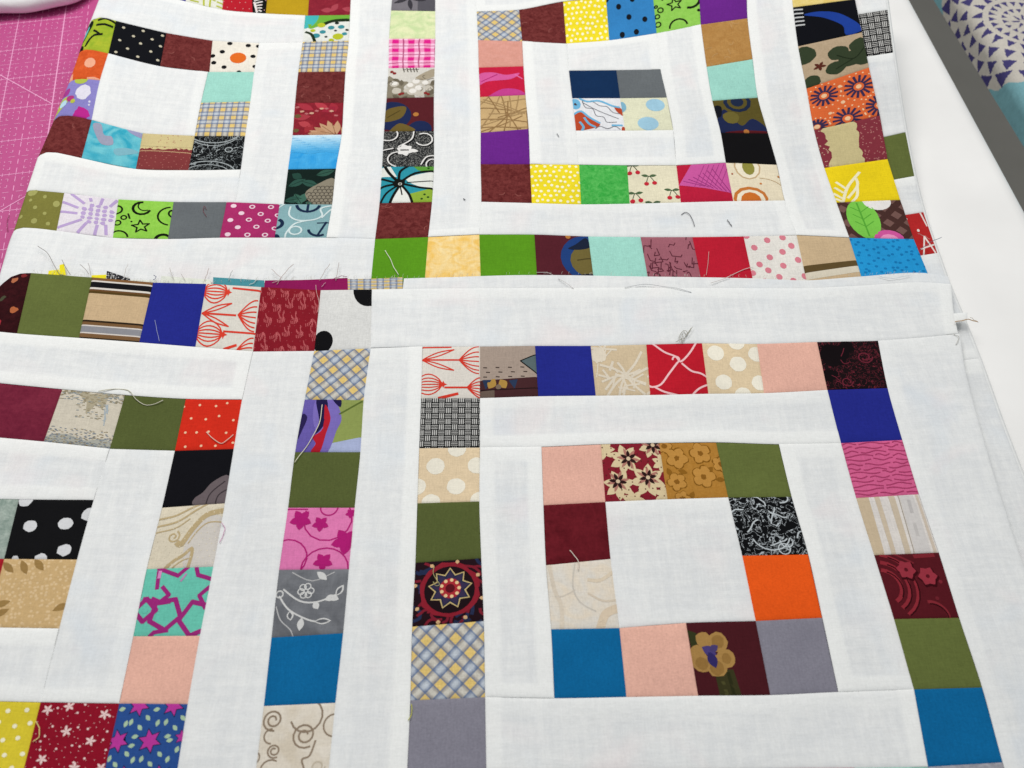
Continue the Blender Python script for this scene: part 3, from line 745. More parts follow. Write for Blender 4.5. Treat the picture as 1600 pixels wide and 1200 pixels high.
def COTTON():
    s = Print('white and taupe cotton patch with cotton bolls and lettering', '#d3cfc6'); r = s.rng
    s.blob([(0, .3), (.2, .45), (.45, .5), (.35, .7), (.6, 1), (0, 1)], '#8a8270'); s.blob([(.6, .35), (1, .05), (1, .3), (.75, .45)], '#a89c86'); s.blob([(.85, .7), (1, .5), (1, 1), (.8, 1)], '#857d6c').up()
    for (u, v, rr) in ((.5, .62, .1), (.62, .5, .11), (.68, .72, .11), (.82, .55, .1), (.88, .72, .09), (.55, .82, .12), (.7, .88, .1), (.15, .55, .1), (.2, .78, .1), (.42, .78, .07)): s.dot(u, v, rr, '#c9c2b4', jag=.2)
    s.up()
    for (u, v, rr) in ((.49, .6, .07), (.61, .48, .08), (.67, .7, .08), (.81, .53, .07), (.55, .8, .08), (.15, .53, .07)): s.dot(u, v, rr, '#ece8e0')
    for (u, v) in ((.08, .15), (.14, .2), (.28, .9), (.33, .88), (.82, .88), (.88, .92)): s.dot(u, v, .04, '#8a2a2a')
    for (u, v) in ((.1, .38), (.3, .42), (.12, .92), (.44, .95), (.93, .95), (.95, .62)): s.leaf(u, v, .2, .05, 300 * u, '#6c6454')
    s.scribble(10, '#6c6454', .014, .16, (0, .35, 1, 1))
    for (x, a) in ((.32, 0), (.4, 1), (.47, 2), (.54, 3), (.6, 0)): s.line([(x, .02), (x + .03, .16)], .022, '#5c564c'); s.line([(x, .09), (x + .06, .07)], .018, '#5c564c')
    return s
def BLUELEAF():
    s = Print('maroon cotton patch with olive petals rimmed in navy', '#572026')
    s.dot(.12, .55, .42, '#1f2a50', n=20); s.dot(.72, .95, .24, '#1f2a50', n=16); s.dot(.63, .52, .06, '#b5783c').up()
    s.blob([(0, .4), (.25, .28), (.42, .3), (.4, .5), (.28, .66), (0, .72)], '#6b5a2c'); s.blob([(.12, .98), (.3, .78), (.55, .9), (.6, 1), (.1, 1)], '#6b5a2c').up().line([(.05, .6), (.3, .4)], .02, '#4a3f1e'); return s
def BLUELEAF2():
    s = Print('maroon cotton patch with olive petal in blue ring', '#55212a')
    s.dot(.95, .5, .5, '#22407a', rv=.5, n=22); s.dot(.62, .03, .05, '#b5783c').up().dot(1.02, .56, .4, '#6f6336', rv=.38, n=18).up(); s.blob([(.6, .3), (.75, .2), (.95, .05), (1, .25), (.8, .32)], '#1c2438'); s.blob([(.7, .9), (1, .85), (1, 1), (.75, 1)], '#1a1f30'); s.line([(.75, .55), (1, .5)], .025, '#4e4526'); return s
def SCROLLBW():
    s = Print('black mesh cotton patch with white scrolls and flower', '#2b2c2d', 'speckle', '#8a8a86', 1500); c = '#e6e4e0'; d = '#0e0e10'
    for (dx, q, w) in ((.015, d, .055), (0, c, .028)):
        s.arc(.1 + dx, .1 + dx, .18, -30, 200, w, q); s.arc(.8 + dx, .25 + dx, .17, -120, 150, w, q); s.line([(.3 + dx, .45 + dx), (.55 + dx, .25 + dx), (.6 + dx, .02)], w, q); s.arc(.3 + dx, .8 + dx, .2, 100, 330, w, q); s.line([(.75 + dx, .95), (.85 + dx, .75 + dx), (1, .7 + dx)], w, q); s.line([(0, .55 + dx), (.2 + dx, .5 + dx)], w, q); s.arc(1.0 + dx, .95, .15, 150, 300, w, q); s.up()
    s.flower(.43, .55, .17, c, 6, .4, 20); s.leaf(.5, .55, .2, .05, 10, c); s.up().line([(.35, .55), (.5, .55)], .03, d); return s
def BUTTERFLY():
    s = Print('teal white and green cotton patch with black butterfly lines', '#2f93a4'); c = '#141614'
    s.poly([(.6, 0), (1, 0), (1, .2), (.7, .12)], '#5c9a3c'); s.poly([(.55, .78), (1, .62), (1, 1), (.5, 1)], '#8fae3c'); s.poly([(0, .05), (.16, 0), (.3, .3), (0, .3)], '#e2e4dc').up()
    s.blob([(.48, .38), (.75, .22), (1.1, .2), (1.1, .62), (.8, .6)], '#e4e6de'); s.blob([(.36, .6), (.5, .66), (.62, 1.1), (.22, 1.1), (.28, .8)], '#e4e6de').up()
    for q, w in (([(.4, .42), (.65, .2), (1, .14)], .055), ([(.45, .5), (.75, .6), (1, .64)], .05), ([(.5, .46), (1, .42)], .025), ([(.36, .55), (.26, .8), (.2, 1)], .055), ([(.42, .56), (.55, .78), (.62, 1)], .05), ([(.38, .58), (.42, .8)], .025), ([(.3, .4), (.15, .2), (.05, 0)], .06), ([(.34, .36), (.36, .15), (.5, 0)], .05), ([(.28, .5), (.1, .55), (0, .6)], .05), ([(.28, .46), (.12, .4), (0, .35)], .05), ([(.3, .56), (.12, .75), (.02, 1)], .04)): s.line(q, w, c)
    s.dot(.35, .47, .12, c, jag=.3).up().ring(.37, .5, .03, .016, '#c8cac0'); s.lv = 3
    for (u, v) in ((.85, .8), (.92, .88), (.8, .92), (.9, .06)): s.dot(u, v, .025, '#2c4a20')
    return s
def MAUVE():
    s = Print('mauve cotton patch with dark crackle lines', '#a0626e', 'plain'); c = '#5c2a36'; r = s.rng
    for _ in range(34):
        x, y = r.random(), r.random(); pts = [(x, y)]
        for k in range(3):
            if k % 2: x += (r.random() - .5) * .35; y += .02
            else: y += (r.random() - .5) * .35; x += .03
            pts.append((x, y))
        s.line(pts, .018, c, sharp=True)
    return s
def PINKDOT():
    s = Print('white cotton patch with pink dots', '#e6e2da'); c = '#d8808e'
    return s.dots([(.15, .25), (.18, .6), (.05, .0), (.42, .1), (.4, .45), (.62, .62), (.72, .05), (.85, .22), (.92, .5), (.5, .85), (.75, .92), (.98, .82), (.22, .95), (.02, .78), (.66, .34), (.32, .72)], .062, c)
def TANSTRIPE():
    s = Print('tan cotton patch with brown and cream stripes', '#c9b08c')
    s.poly([(0, .62), (1, .52), (1, .64), (0, .76)], '#5f4d2e'); s.poly([(0, .76), (1, .64), (1, .78), (0, .9)], '#d9d0bc'); return s
def BLUESPECK(): return Print('bright blue cotton patch with darker flecks', '#2595d2').scatter(60, .026, '#1877b4', .8)
def YELLOWP(): return Print('pale yellow print cotton patch', '#d9c06a', 'mottle', '#e3cf8c', 300)
def BLACKBLUE():
    s = Print('black cotton patch with blue feather', '#0f1016')
    s.blob([(.15, .25), (.4, .22), (.7, .35), (.95, .7), (1, .95), (.75, .98), (.72, .7), (.45, .4)], '#1f3f94')
    for j in range(5): s.line([(.0, .08 + j * .1), (.14, .1 + j * .1)], .035, '#c2c4c4')
    return s
def GREENLEAF():
    s = Print('beige cotton patch with dark green clover leaf', '#b6a186', 'mottle', '#ad987c', 400); c = '#35402c'
    for (u, v, r) in ((.58, .4, .17), (.75, .62, .2), (.95, .35, .2), (.5, .75, .16), (.95, .7, .18), (.05, .25, .2), (.1, .9, .14)): s.dot(u, v, r, c, jag=.12, n=16)
    s.up().line([(.55, .45), (.8, .65), (1, .4)], .02, '#222c1c'); s.line([(.5, .78), (.85, .62)], .02, '#222c1c'); s.flower(.26, .6, .11, '#5a2a20', 5, .25, 15); return s
def SUNFLOWER():
    s = Print('orange cotton patch with navy burst flowers', '#de6a38'); c = '#3a2f50'
    for (u, v, r) in ((.24, .3, .21), (.78, .32, .22), (.52, .92, .22), (.05, .95, .16), (1.02, .8, .2)):
        for k in range(14):
            a = k * .449; s.line([(u + r * .42 * math.cos(a), v + r * .42 * math.sin(a)), (u + r * math.cos(a), v + r * math.sin(a))], .042, c)
        s.dot(u, v, .045, '#f0c69c')
        for k in range(16): s.dot(u + r * 1.25 * math.cos(k * .393), v + r * 1.25 * math.sin(k * .393), .016, '#f2c8a0', n=6)
    s.dot(.5, .2, .03, '#f0c69c').dot(.5, .55, .035, '#f0c69c').dot(.28, .72, .03, '#f0c69c'); return s
def YELLOWLEAF():
    s = Print('bright yellow cotton patch with white leaf veins', '#efd31f'); c = '#f6efc8'
    s.line([(.1, 1), (.25, .6), (.5, .25)], .05, c); 
    for q in ([(.05, .6), (.15, .75)], [(.1, .45), (.22, .66)], [(.2, .9), (.4, .6), (.42, .4)], [(.25, 1), (.35, .85), (.4, .6)], [(.0, .9), (.1, 1)], [(.0, .75), (.1, .9)]): s.line(q, .045, c)
    return s
def ARGYLE():
    s = Print('brown argyle cotton patch with lime leaf and pink petal', '#4a302c')
    for i in range(7):
        for j in range(6):
            if (i + j) % 2: 
                u, v = i * .16 + .05, j * .2; s.poly([(u - .09, v), (u, v - .11), (u + .09, v), (u, v + .11)], '#755650')
    s.up().dot(.32, .5, .25, '#7cc84e', rv=.52, n=22).dot(.62, .02, .22, '#ece8e4', rv=.24, n=18).dot(.62, 1.05, .24, '#d0589c', rv=.26, n=18); s.up().line([(.3, .05), (.32, .95)], .025, '#58a838'); s.dot(.62, 1.08, .16, '#ec94c0', rv=.18)
    for k in (.3, .5, .7): s.line([(.32, k), (.18, k - .14)], .016, '#58a838'); s.line([(.32, k), (.46, k - .14)], .016, '#58a838')
    return s
def BLUEDOT():
    s = Print('blue cotton patch with black ovals', '#3580bd')
    for (u, v) in ((.25, .25), (.55, .1), (.45, .52), (.78, .62), (.28, .92), (.58, .9), (.95, .05), (.0, .05)): s.dot(u, v, .055, '#16191f', rv=.07)
    return s
def CRIMSON():
    s = Print('crimson cotton patch with pink sweeps', '#c41f40'); s.blob([(0, .25), (.3, .2), (.6, .3), (.9, .25), (.7, .45), (.2, .5), (0, .6)], '#d45a9a'); s.blob([(.25, .95), (.5, .78), (.8, .8), (1, .95), (1, 1), (.25, 1)], '#c2408c').up(); s.line([(.05, .5), (.4, .28)], .025, '#b02a70'); s.line([(.8, .3), (.95, .45)], .03, '#e070a8'); return s
def TANLINE():
    s = Print('tan cotton patch with crossing brown twigs', '#c7a878'); r = s.rng
    for k in range(22):
        a = r.random() * 3.14; x, y = r.random(), r.random(); s.line([(x - .5 * math.cos(a), y - .5 * math.sin(a)), (x, y), (x + .5 * math.cos(a + .15), y + .5 * math.sin(a + .15))], .026, '#8f6f48' if k % 2 else '#a3855c')
    return s
def CHERRY():
    s = Print('cream cotton patch with red cherries', '#e3dcc0')
    for (u, v, f) in ((.42, .3, 1), (.12, .75, 1), (.85, .68, 1), (.45, 1.0, -1), (.1, .02, 1)):
        s.lv = 1; s.line([(u - .06, v + .16), (u, v), (u + .1, v + .14)], .016, '#3c4a34'); s.leaf(u, v, .16, .035, -170, '#4c6444'); s.leaf(u, v, .16, .035, -10, '#4c6444'); s.up().dot(u - .06, v + .2, .05, '#c22a3a').dot(u + .1, v + .18, .05, '#c22a3a')
    return s
def PINKRED():
    s = Print('red cotton patch with pink wedge and hatching', '#b81f3c')
    s.poly([(.0, .55), (.3, .0), (1, 0), (1, .8), (.5, .65)], '#c8589c').up()
    for k in range(7): s.line([(.1 + .1 * k, .45 - .05 * k), (.5 + .08 * k, .6 + .03 * k)], .014, '#8c2a70')
    for k in range(6): s.line([(.3 + .1 * k, .6), (.55 + .1 * k, .05)], .012, '#9c3a7c')
    return s
def CREAMPAINT():
    s = Print('cream cotton patch with olive and orange ovals', '#e8dcc0')
    s.dot(.4, .1, .26, '#c9ad84', rv=.34).dot(.35, .95, .34, '#c87838', rv=.32).up().dot(.4, .1, .23, '#efe5cc', rv=.31).dot(.35, .97, .28, '#efe5cc', rv=.26).up().dot(.42, .12, .12, '#8f8a40', rv=.2).dot(.35, 1.0, .2, '#d0722c', rv=.22); s.dot(.6, .55, .025, '#c87838').dot(.08, .3, .02, '#a84a2a').dot(.98, .35, .03, '#b87a40'); s.arc(.6, .9, .5, -90, 0, .015, '#c9ad84'); return s
def TANBROWN(): return Print('caramel brown cotton patch with fine marks', '#a87a42', 'mottle', '#b4884f', 250).scribble(10, '#bd9460', .015, .15)
def OLIVENAVY():
    s = Print('olive cotton patch with navy eye and petals', '#5c5226')
    s.blob([(0, .6), (.2, .3), (.35, .6), (.5, .8), (.75, .6), (1, .85), (1, 1), (.0, 1)], '#20294c'); s.dot(.52, .1, .3, '#1f2a44').up().dot(.52, .1, .22, '#5c5226').up().dot(.52, .1, .14, '#1f2a44'); s.dot(.3, .55, .18, '#6e6430', jag=.15); s.blob([(0, .2), (.15, .22), (.1, .5), (0, .5)], '#15171f'); s.blob([(.1, 1), (.5, .94), (1, .96), (1, 1)], '#5a1c22').up().dot(.55, .97, .06, '#b5743c'); return s
def OAK():
    s = Print('white cotton patch with outlined oak leaf in blue and rust', '#e2e3e6'); b = '#6fb2d6'; o = '#b8492a'; g = '#6c6c74'
    s.blob([(.0, .5), (.2, .45), (.35, .65), (.5, .75), (.45, .9), (.1, 1), (0, 1)], o); s.blob([(.85, .25), (1, .35), (1, .55), (.88, .42)], o); s.blob([(.95, .9), (1, .9), (1, 1), (.93, 1)], o); s.dot(.06, .2, .1, b, rv=.16).up()
    for q in ([(.0, .5), (.15, .42), (.3, .6), (.5, .78)], [(.15, .02), (.3, .12), (.55, .1), (.8, .25), (.95, .3)], [(.1, .75), (.16, .9), (.12, 1)], [(.2, .62), (.28, .8), (.4, .9)], [(.75, .85), (.95, .85)], [(.02, .05), (.1, .2)]): s.line(q, .05, b)
    for q in ([(.2, .1), (.25, .3), (.4, .35), (.45, .55), (.6, .6), (.65, .75), (.85, .75)], [(.2, .1), (.4, .12), (.55, .25), (.7, .28), (.8, .45), (.95, .5)], [(.2, .15), (.5, .4), (.9, .65)], [(.4, .95), (.5, .88), (.65, .95), (.8, .88), (.9, .97)]): s.line(q, .016, g)
    s.dot(.06, .2, .04, '#4a3a3a'); return s
def BLOB():
    s = Print('pale cream cotton patch with soft blue blobs', '#dfdfc2'); c = '#9fc8dc'
    return s.dot(.72, .24, .2, c, rv=.19, n=18).dot(.5, .8, .22, c, rv=.2, n=18).dot(0, .28, .1, '#7fb2c8', rv=.16)
def REDLETTER():
    s = Print('red cotton patch with white handwritten letters', '#b52a2a'); c = '#eadcd6'
    s.line([(.64, 1), (.8, .58), (.95, 1)], .04, c, sharp=True); s.line([(.62, .86), (.98, .8)], .035, c); s.line([(.9, .02), (.96, .34)], .04, c); s.dot(.7, .42, .035, c); s.line([(.3, .1), (.4, .4), (.5, .1)], .04, c, sharp=True)
    return s
# ------------------------------------------------------------------ helpers: meshes, things, sewn pieces
def tag(o, label=None, cat=None, group=None, kind=None):
    if label: o['label'] = label
    if cat: o['category'] = cat
    if group: o['group'] = group
    if kind: o['kind'] = kind
    return o
def thing(name, label, cat, loc, group=None):
    o = bpy.data.objects.new(name, None); o.empty_display_size = .02
    o.location = loc; col.objects.link(o)
    return tag(o, label, cat, group)
def link(name, me, parent=None):
    o = bpy.data.objects.new(name, me); col.objects.link(o)
    if parent is not None:
        o.parent = parent; o.matrix_parent_inverse = Matrix.Translation(-Vector(parent.location))
    return o
def clip(poly, ax, lim, keep_less):
    out = []; n = len(poly)
    for i in range(n):
        a, b = poly[i - 1], poly[i]
        ia = a[ax] <= lim if keep_less else a[ax] >= lim
        ib = b[ax] <= lim if keep_less else b[ax] >= lim
        if ia != ib:
            t = (lim - a[ax]) / (b[ax] - a[ax])
            out.append((a[0] + (b[0] - a[0]) * t, a[1] + (b[1] - a[1]) * t))
        if ib: out.append(b)
    return out
def poly_at(pl, t):
    pl = np.asarray(pl, float)
    if len(pl) == 2: return pl[0] + (pl[1] - pl[0]) * np.asarray(t)[:, None]
    s = np.concatenate([[0], np.cumsum(np.hypot(*np.diff(pl, axis=0).T))]); s /= s[-1]
    # gentle cubic through the traced points
    m = np.gradient(pl, s, axis=0)
    k = np.clip(np.searchsorted(s, t, 'right') - 1, 0, len(s) - 2)
    h = (s[k + 1] - s[k]); x = (np.asarray(t) - s[k]) / h
    x, h = x[:, None], h[:, None]
    return ((2 * x**3 - 3 * x**2 + 1) * pl[k] + (x**3 - 2 * x**2 + x) * h * m[k] * .9 + (-2 * x**3 + 3 * x**2) * pl[k + 1] + (x**3 - x**2) * h * m[k + 1] * .9)
def grid_lines(L, step=0.0042, band=True):
    e = [0, .00025, .0007, .0018] + ([.0052, .0068] if band else [.0045])
    e = [q for q in e if q < L * .42]
    a, b = e[-1], L - e[-1]
    n = max(2, int(math.ceil((b - a) / step)))
    return np.array(e + [a + (b - a) * i / n for i in range(1, n)] + [L - q for q in reversed(e)]) / L
def build_mesh(name, V, F, C, mats, mi, seam=None, uv=None):
    me = bpy.data.meshes.new(name)
    me.from_pydata([tuple(v) for v in V], [], F)
    for m in mats: me.materials.append(m)
    me.polygons.foreach_set('material_index', mi)
    me.polygons.foreach_set('use_smooth', [True] * len(F))
    ca = me.color_attributes.new('print', 'FLOAT_COLOR', 'CORNER')
    buf = np.empty((len(me.loops), 4), np.float32); buf[:, 3] = 1
    q = 0
    for f, c in zip(F, C):
        buf[q:q + len(f), :3] = c; q += len(f)
    ca.data.foreach_set('color', buf.ravel())
    if seam is not None:
        at = me.attributes.new('seam', 'FLOAT', 'POINT')
        at.data.foreach_set('value', np.concatenate([seam, np.zeros(len(V) - len(seam))]).astype(np.float32))
    if uv is not None:
        ul = me.uv_layers.new(name='uv')
        vi = np.empty(len(me.loops), np.int32); me.loops.foreach_get('vertex_index', vi)
        full = np.zeros((len(V), 2), np.float32); full[:len(uv)] = uv
        ul.data.foreach_set('uv', full[vi].ravel())
    me.update()
    return me

def sewn(name, T, B, L, R, H, pr, parent, allow=(1, 1, 1, 1), sink=0.0, puff=1.0, label=None):
    """one cut piece of cotton between four traced seams; T, B run left to right, L, R run top to bottom"""
    T, B = list(T), list(B)
    L = L or [T[0], B[0]]; R = R or [T[-1], B[-1]]
    cw = on_plane([T[0], T[-1], B[0], B[-1]], 0.01)
    Lu = .5 * (np.linalg.norm(cw[0] - cw[1]) + np.linalg.norm(cw[2] - cw[3]))
    Lv = .5 * (np.linalg.norm(cw[0] - cw[2]) + np.linalg.norm(cw[1] - cw[3]))
    white = pr is None
    if white and puff == 1.0:
        er = random.Random(int(T[0][0] * 7 + T[0][1] * 13 + B[-1][0]))
        allow = tuple(a * er.choice((.15, .45, .8, 1.0)) for a in allow)
    us, vs = grid_lines(Lu, band=white), grid_lines(Lv, band=white)
    nu, nv = len(us), len(vs)
    t, b, l, r = poly_at(T, us), poly_at(B, us), poly_at(L, vs), poly_at(R, vs)
    U, V_ = np.meshgrid(us, vs)
    U3, V3 = U[..., None], V_[..., None]
    P = ((1 - V3) * t[None] + V3 * b[None] + (1 - U3) * l[:, None] + U3 * r[:, None]
         - ((1 - U3) * (1 - V3) * np.array(T[0], float) + U3 * (1 - V3) * np.array(T[-1], float) + (1 - U3) * V3 * np.array(B[0], float) + U3 * V3 * np.array(B[-1], float)))
    W = on_height(P.reshape(-1, 2), H)
    dl, dr, dt, db = (U * Lu).ravel(), ((1 - U) * Lu).ravel(), (V_ * Lv).ravel(), ((1 - V_) * Lv).ravel()
    d = np.minimum(np.minimum(dl, dr), np.minimum(dt, db))
    dz = puff * (0.00042 * (1 - np.exp(-d / 0.0006)) - 0.00025)
    seam = np.zeros(len(W))
    if white:
        for q, a in zip((dt, dr, db, dl), allow):
            if a: seam = np.maximum(seam, a * sm((0.0072 - q) / 0.0022))
        dz = dz + 0.00024 * seam
    W[:, 2] += dz - sink
    Vv = [tuple(x) for x in W]; F = []; C = []; MI = []
    base = lin(pr.base) if pr else (.8, .8, .8)
    for j in range(nv - 1):
        for i in range(nu - 1):
            F.append((j * nu + i, (j + 1) * nu + i, (j + 1) * nu + i + 1, j * nu + i + 1)); C.append(base); MI.append(0)
    if white: mats = [mat_cotton('white')]
    else:
        mats = [mat_cotton(pr.kind, pr.c2, pr.p), mat_cotton('ink')]
        G = W.reshape(nv, nu, 3)
        for si, (pts, c, lv) in enumerate(pr.shapes):
            pts = clip(clip(clip(clip(pts, 0, 0, False), 0, 1, True), 1, 0, False), 1, 1, True) if len(pts) > 2 else []
            if len(pts) < 3: continue
            xs = [p[0] for p in pts]; ys = [p[1] for p in pts]
            i0 = max(0, int(np.searchsorted(us, min(xs), 'right')) - 1); i1 = min(nu - 2, int(np.searchsorted(us, max(xs), 'left')) - 1)
            j0 = max(0, int(np.searchsorted(vs, min(ys), 'right')) - 1); j1 = min(nv - 2, int(np.searchsorted(vs, max(ys), 'left')) - 1)
            cc = lin(c)
            for i in range(i0, i1 + 1):
                pc = clip(clip(pts, 0, us[i], False), 0, us[i + 1], True)
                if len(pc) < 3: continue
                for j in range(j0, j1 + 1):
                    q = clip(clip(pc, 1, vs[j], False), 1, vs[j + 1], True)
                    if len(q) < 3: continue
                    a0, a1, b0, b1 = G[j, i], G[j, i + 1], G[j + 1, i], G[j + 1, i + 1]
                    n = np.cross(b1 - a0, a1 - b0); n /= (np.linalg.norm(n) + 1e-12)
                    if n[2] < 0: n = -n
                    k0 = len(Vv); idx = []
                    for (x, y) in q:
                        fu = (x - us[i]) / (us[i + 1] - us[i]); fv = (y - vs[j]) / (vs[j + 1] - vs[j])
                        p = (a0 * (1 - fu) + a1 * fu) * (1 - fv) + (b0 * (1 - fu) + b1 * fu) * fv + n * (0.00002 + 0.00003 * lv + 5e-7 * (si % 58))
                        Vv.append(tuple(p)); idx.append(len(Vv) - 1)
                    ar = sum(q[k - 1][0] * q[k][1] - q[k][0] * q[k - 1][1] for k in range(len(q)))
                    if abs(ar) < 1e-7: del Vv[k0:]; continue
                    if ar > 0: idx.reverse()
                    F.append(tuple(idx)); C.append(cc); MI.append(1)
    uv = np.stack([U.ravel(), V_.ravel()], 1)
    me = build_mesh(name, Vv, F, C, mats, MI, seam, uv)
    o = link(name, me, parent)
    if label or pr: o['label'] = label or pr.label
    return o
def row(T, B, prints, H, parent, **k):
    for i, p in enumerate(prints):
        if p is not None: sewn('fabric_patch', T[i:i + 2], B[i:i + 2], None, None, H, p(), parent, **k)
def column(L, R, prints, H, parent, **k):
    for i, p in enumerate(prints):
        if p is not None: sewn('fabric_patch', [L[i], R[i]], [L[i + 1], R[i + 1]], None, None, H, p(), parent, **k)
def white(T, B, H, parent, L=None, R=None, name='white_strip', **k):
    return sewn(name, T, B, L, R, H, None, parent, **k)

def simple_mat(name, c, rough=.6, spec=.3, bump=None):
    k = NT(name); k.b.inputs['Roughness'].default_value = rough; k.b.inputs['Specular IOR Level'].default_value = spec
    g = k.n('ShaderNodeNewGeometry').outputs['Position']
    f = k.noise(g, bump or 40, 4.0).outputs['Fac']
    cc = k.mix(k.ramp(f, .3, .7), tuple(x * .94 for x in lin(c)), tuple(min(1, x * 1.04) for x in lin(c)))
    k.l(cc, k.b.inputs['Base Color'])
    return k.m

# ------------------------------------------------------------------ the setting: floor, table
def quad_sheet(name, pts, m):
    me = bpy.data.meshes.new(name); me.from_pydata(pts, [], [(0, 1, 2, 3)]); me.materials.append(m); return link(name, me)
floor = quad_sheet('floor', [(-4, -4, -.74), (4, -4, -.74), (4, 4, -.74), (-4, 4, -.74)], simple_mat('grey_floor', '#8d8a83', .7, .1, 9))
tag(floor, 'grey floor below the white table', kind='structure')

import bmesh
def rounded_box(name, size, centre, r, seg, m, parent=None, rot=0.0):
    bm = bmesh.new(); bmesh.ops.create_cube(bm, size=1.0)
    for v in bm.verts: v.co = Vector((v.co.x * size[0], v.co.y * size[1], v.co.z * size[2]))
    bmesh.ops.bevel(bm, geom=bm.edges[:], offset=r, segments=seg, profile=.5, affect='EDGES')
    bmesh.ops.rotate(bm, verts=bm.verts, matrix=Matrix.Rotation(rot, 3, 'Z'))
    bmesh.ops.translate(bm, verts=bm.verts, vec=centre)
    me = bpy.data.meshes.new(name); bm.to_mesh(me); bm.free()
    for p in me.polygons: p.use_smooth = True
    me.materials.append(m)
    return link(name, me, parent)
table = thing('work_table', 'white work table under the quilts, its rounded edge above the grey floor', 'table', (-.25, .05, -.74))
TM = simple_mat('white_laminate', '#f1f0ee', .45, .3, 14)
TR = math.radians(2.4)
tw = 0.95
edge_mid = Vector((12.38 * I, 6.5 * I, 0)); ux = Vector((math.cos(TR), math.sin(TR), 0))
ctr = edge_mid - ux * (tw / 2)
rounded_box('table_top', (tw, 1.5, .034), (ctr.x, ctr.y, -.017), .012, 6, TM, table, TR)
for sx in (-1, 1):
    for sy in (-1, 1):
        rounded_box('leg', (.04, .04, .708), (ctr.x + sx * .40, ctr.y + sy * .66, -.385), .005, 2, simple_mat('grey_steel', '#8a8c8e', .4, .5), table)

# ------------------------------------------------------------------ pink cutting mat with its printed grid
mat_t = thing('cutting_mat', 'pink cutting mat with white inch grid beside the folded quilt', 'cutting mat', (-.2, .2, 0))
O = np.array([-8.39, 6.97]) * I
va = np.array([-.69, 4.04]); va /= np.linalg.norm(va); ua = np.array([va[1], -va[0]])
def mp(u, v): p = O + (ua * u + va * v) * 1.065 * I; return p
PM = simple_mat('pink_vinyl', '#ba4c87', .55, .3, 30)
mc = mp(-2.0, 0)
rounded_box('mat_sheet', (13 * I, 17 * I, .0022), (mc[0], mc[1], .0013), .0004, 2, PM, mat_t, math.atan2(ua[1], ua[0]))
V, F = [], []
MLV = [0]
def mline(a, b, w):
    MLV[0] += 1
    a, b = np.array(a, float), np.array(b, float); d = b - a; d /= np.linalg.norm(d) + 1e-9; n = np.array([-d[1], d[0]]) * w / 2
    k = len(V)
    for q in (a + n, a - n, b - n, b + n):
        p = mp(*q); V.append((p[0], p[1], .00246 + 1e-8 * MLV[0]))
    F.append((k, k + 1, k + 2, k + 3))
for i in range(-7, 1):
    w = .024 if i in (0,) else .017
    mline((i, -7.5), (i, 7.5), w)
    for j in range(-60, 61): mline((i - .06, j / 8), (i + .06, j / 8), .010)
for j in range(-7, 8):
    mline((-8, j), (.4, j), .015)
    for i in range(-64, 3): mline((i / 8, j - .05), (i / 8, j + .05), .009)
for i in range(-8, 1):
    for j in range(-30, 30):
        q = j / 4
        mline((i + .5, q + .03), (i + .5, q + .17), .014)
for j in range(-8, 8):
    for i in range(-32, 2):
        q = i / 4
        mline((q + .05, j + .5), (q + .18, j + .5), .010)
for i in range(-16, 1):
    for j in range(-15, 15):
        u, v = i / 2, j / 2
        for q in (.15, .25, .35): mline((u + .25, v + q), (u + .25, v + q + .03), .013)
        for s in (-1, 1):
            x = u + .25 + s * .12
            mline((x, v + .13), (x, v + .2), .011); mline((x, v + .3), (x, v + .37), .011)
            mline((x, v + .13), (x - s * .05, v + .13), .011); mline((x, v + .37), (x - s * .05, v + .37), .011)
mline((0, 0), (-8, 8), .02)
pa = on_plane([(0, 330), (38, 308)], .0024)
def inv(p): d = (p[:2] - O) / (1.065 * I); return (d @ ua, d @ va)
a, b = inv(pa[0]), inv(pa[1]); mline((a[0] - (b[0] - a[0]) * 2, a[1] - (b[1] - a[1]) * 2), (b[0] + (b[0] - a[0]) * 2, b[1] + (b[1] - a[1]) * 2), .02)
me = bpy.data.meshes.new('grid_lines'); me.from_pydata(V, [], F); me.materials.append(simple_mat('mat_ink', '#e9a3cb', .6, .2)); 
tag(link('grid_lines', me, mat_t), 'pale pink printed ruler grid', kind='stuff')

# ------------------------------------------------------------------ lowest quilt, showing along the right
low = thing('quilt_top', 'lowest quilt, only its white edge with basket weave, olive and red patches showing', 'quilt', (.25, .1, .003), 'pieced quilt tops')
LR = [(1379, -45), (1387, 15), (1396, 82), (1415, 206), (1429, 275), (1443, 331), (1465, 395), (1481, 440), (1503, 492), (1530, 560), (1562, 650), (1604, 760), (1690, 990), (1790, 1260)]
LL = [(1300, -40), (1315, 26), (1330, 92), (1345, 222), (1362, 287), (1385, 340), (1405, 404), (1420, 450), (1430, 500), (1440, 570), (1460, 660), (1500, 770), (1580, 1000), (1680, 1270)]
for a, b, p in ((0, 1, None), (1, 2, WEAVES), (2, 3, None), (3, 4, OLIVE), (4, 5, None), (5, 6, REDLETTER), (6, 9, None), (9, 13, None)):
    if p: sewn('fabric_patch', [LL[a], LR[a]], [LL[b], LR[b]], None, None, H_low, p(), low)
    else: white([LL[a], LR[a]], [LL[b], LR[b]], H_low, low, L=LL[a:b + 1], R=LR[a:b + 1], allow=(1, 0, 1, 0))
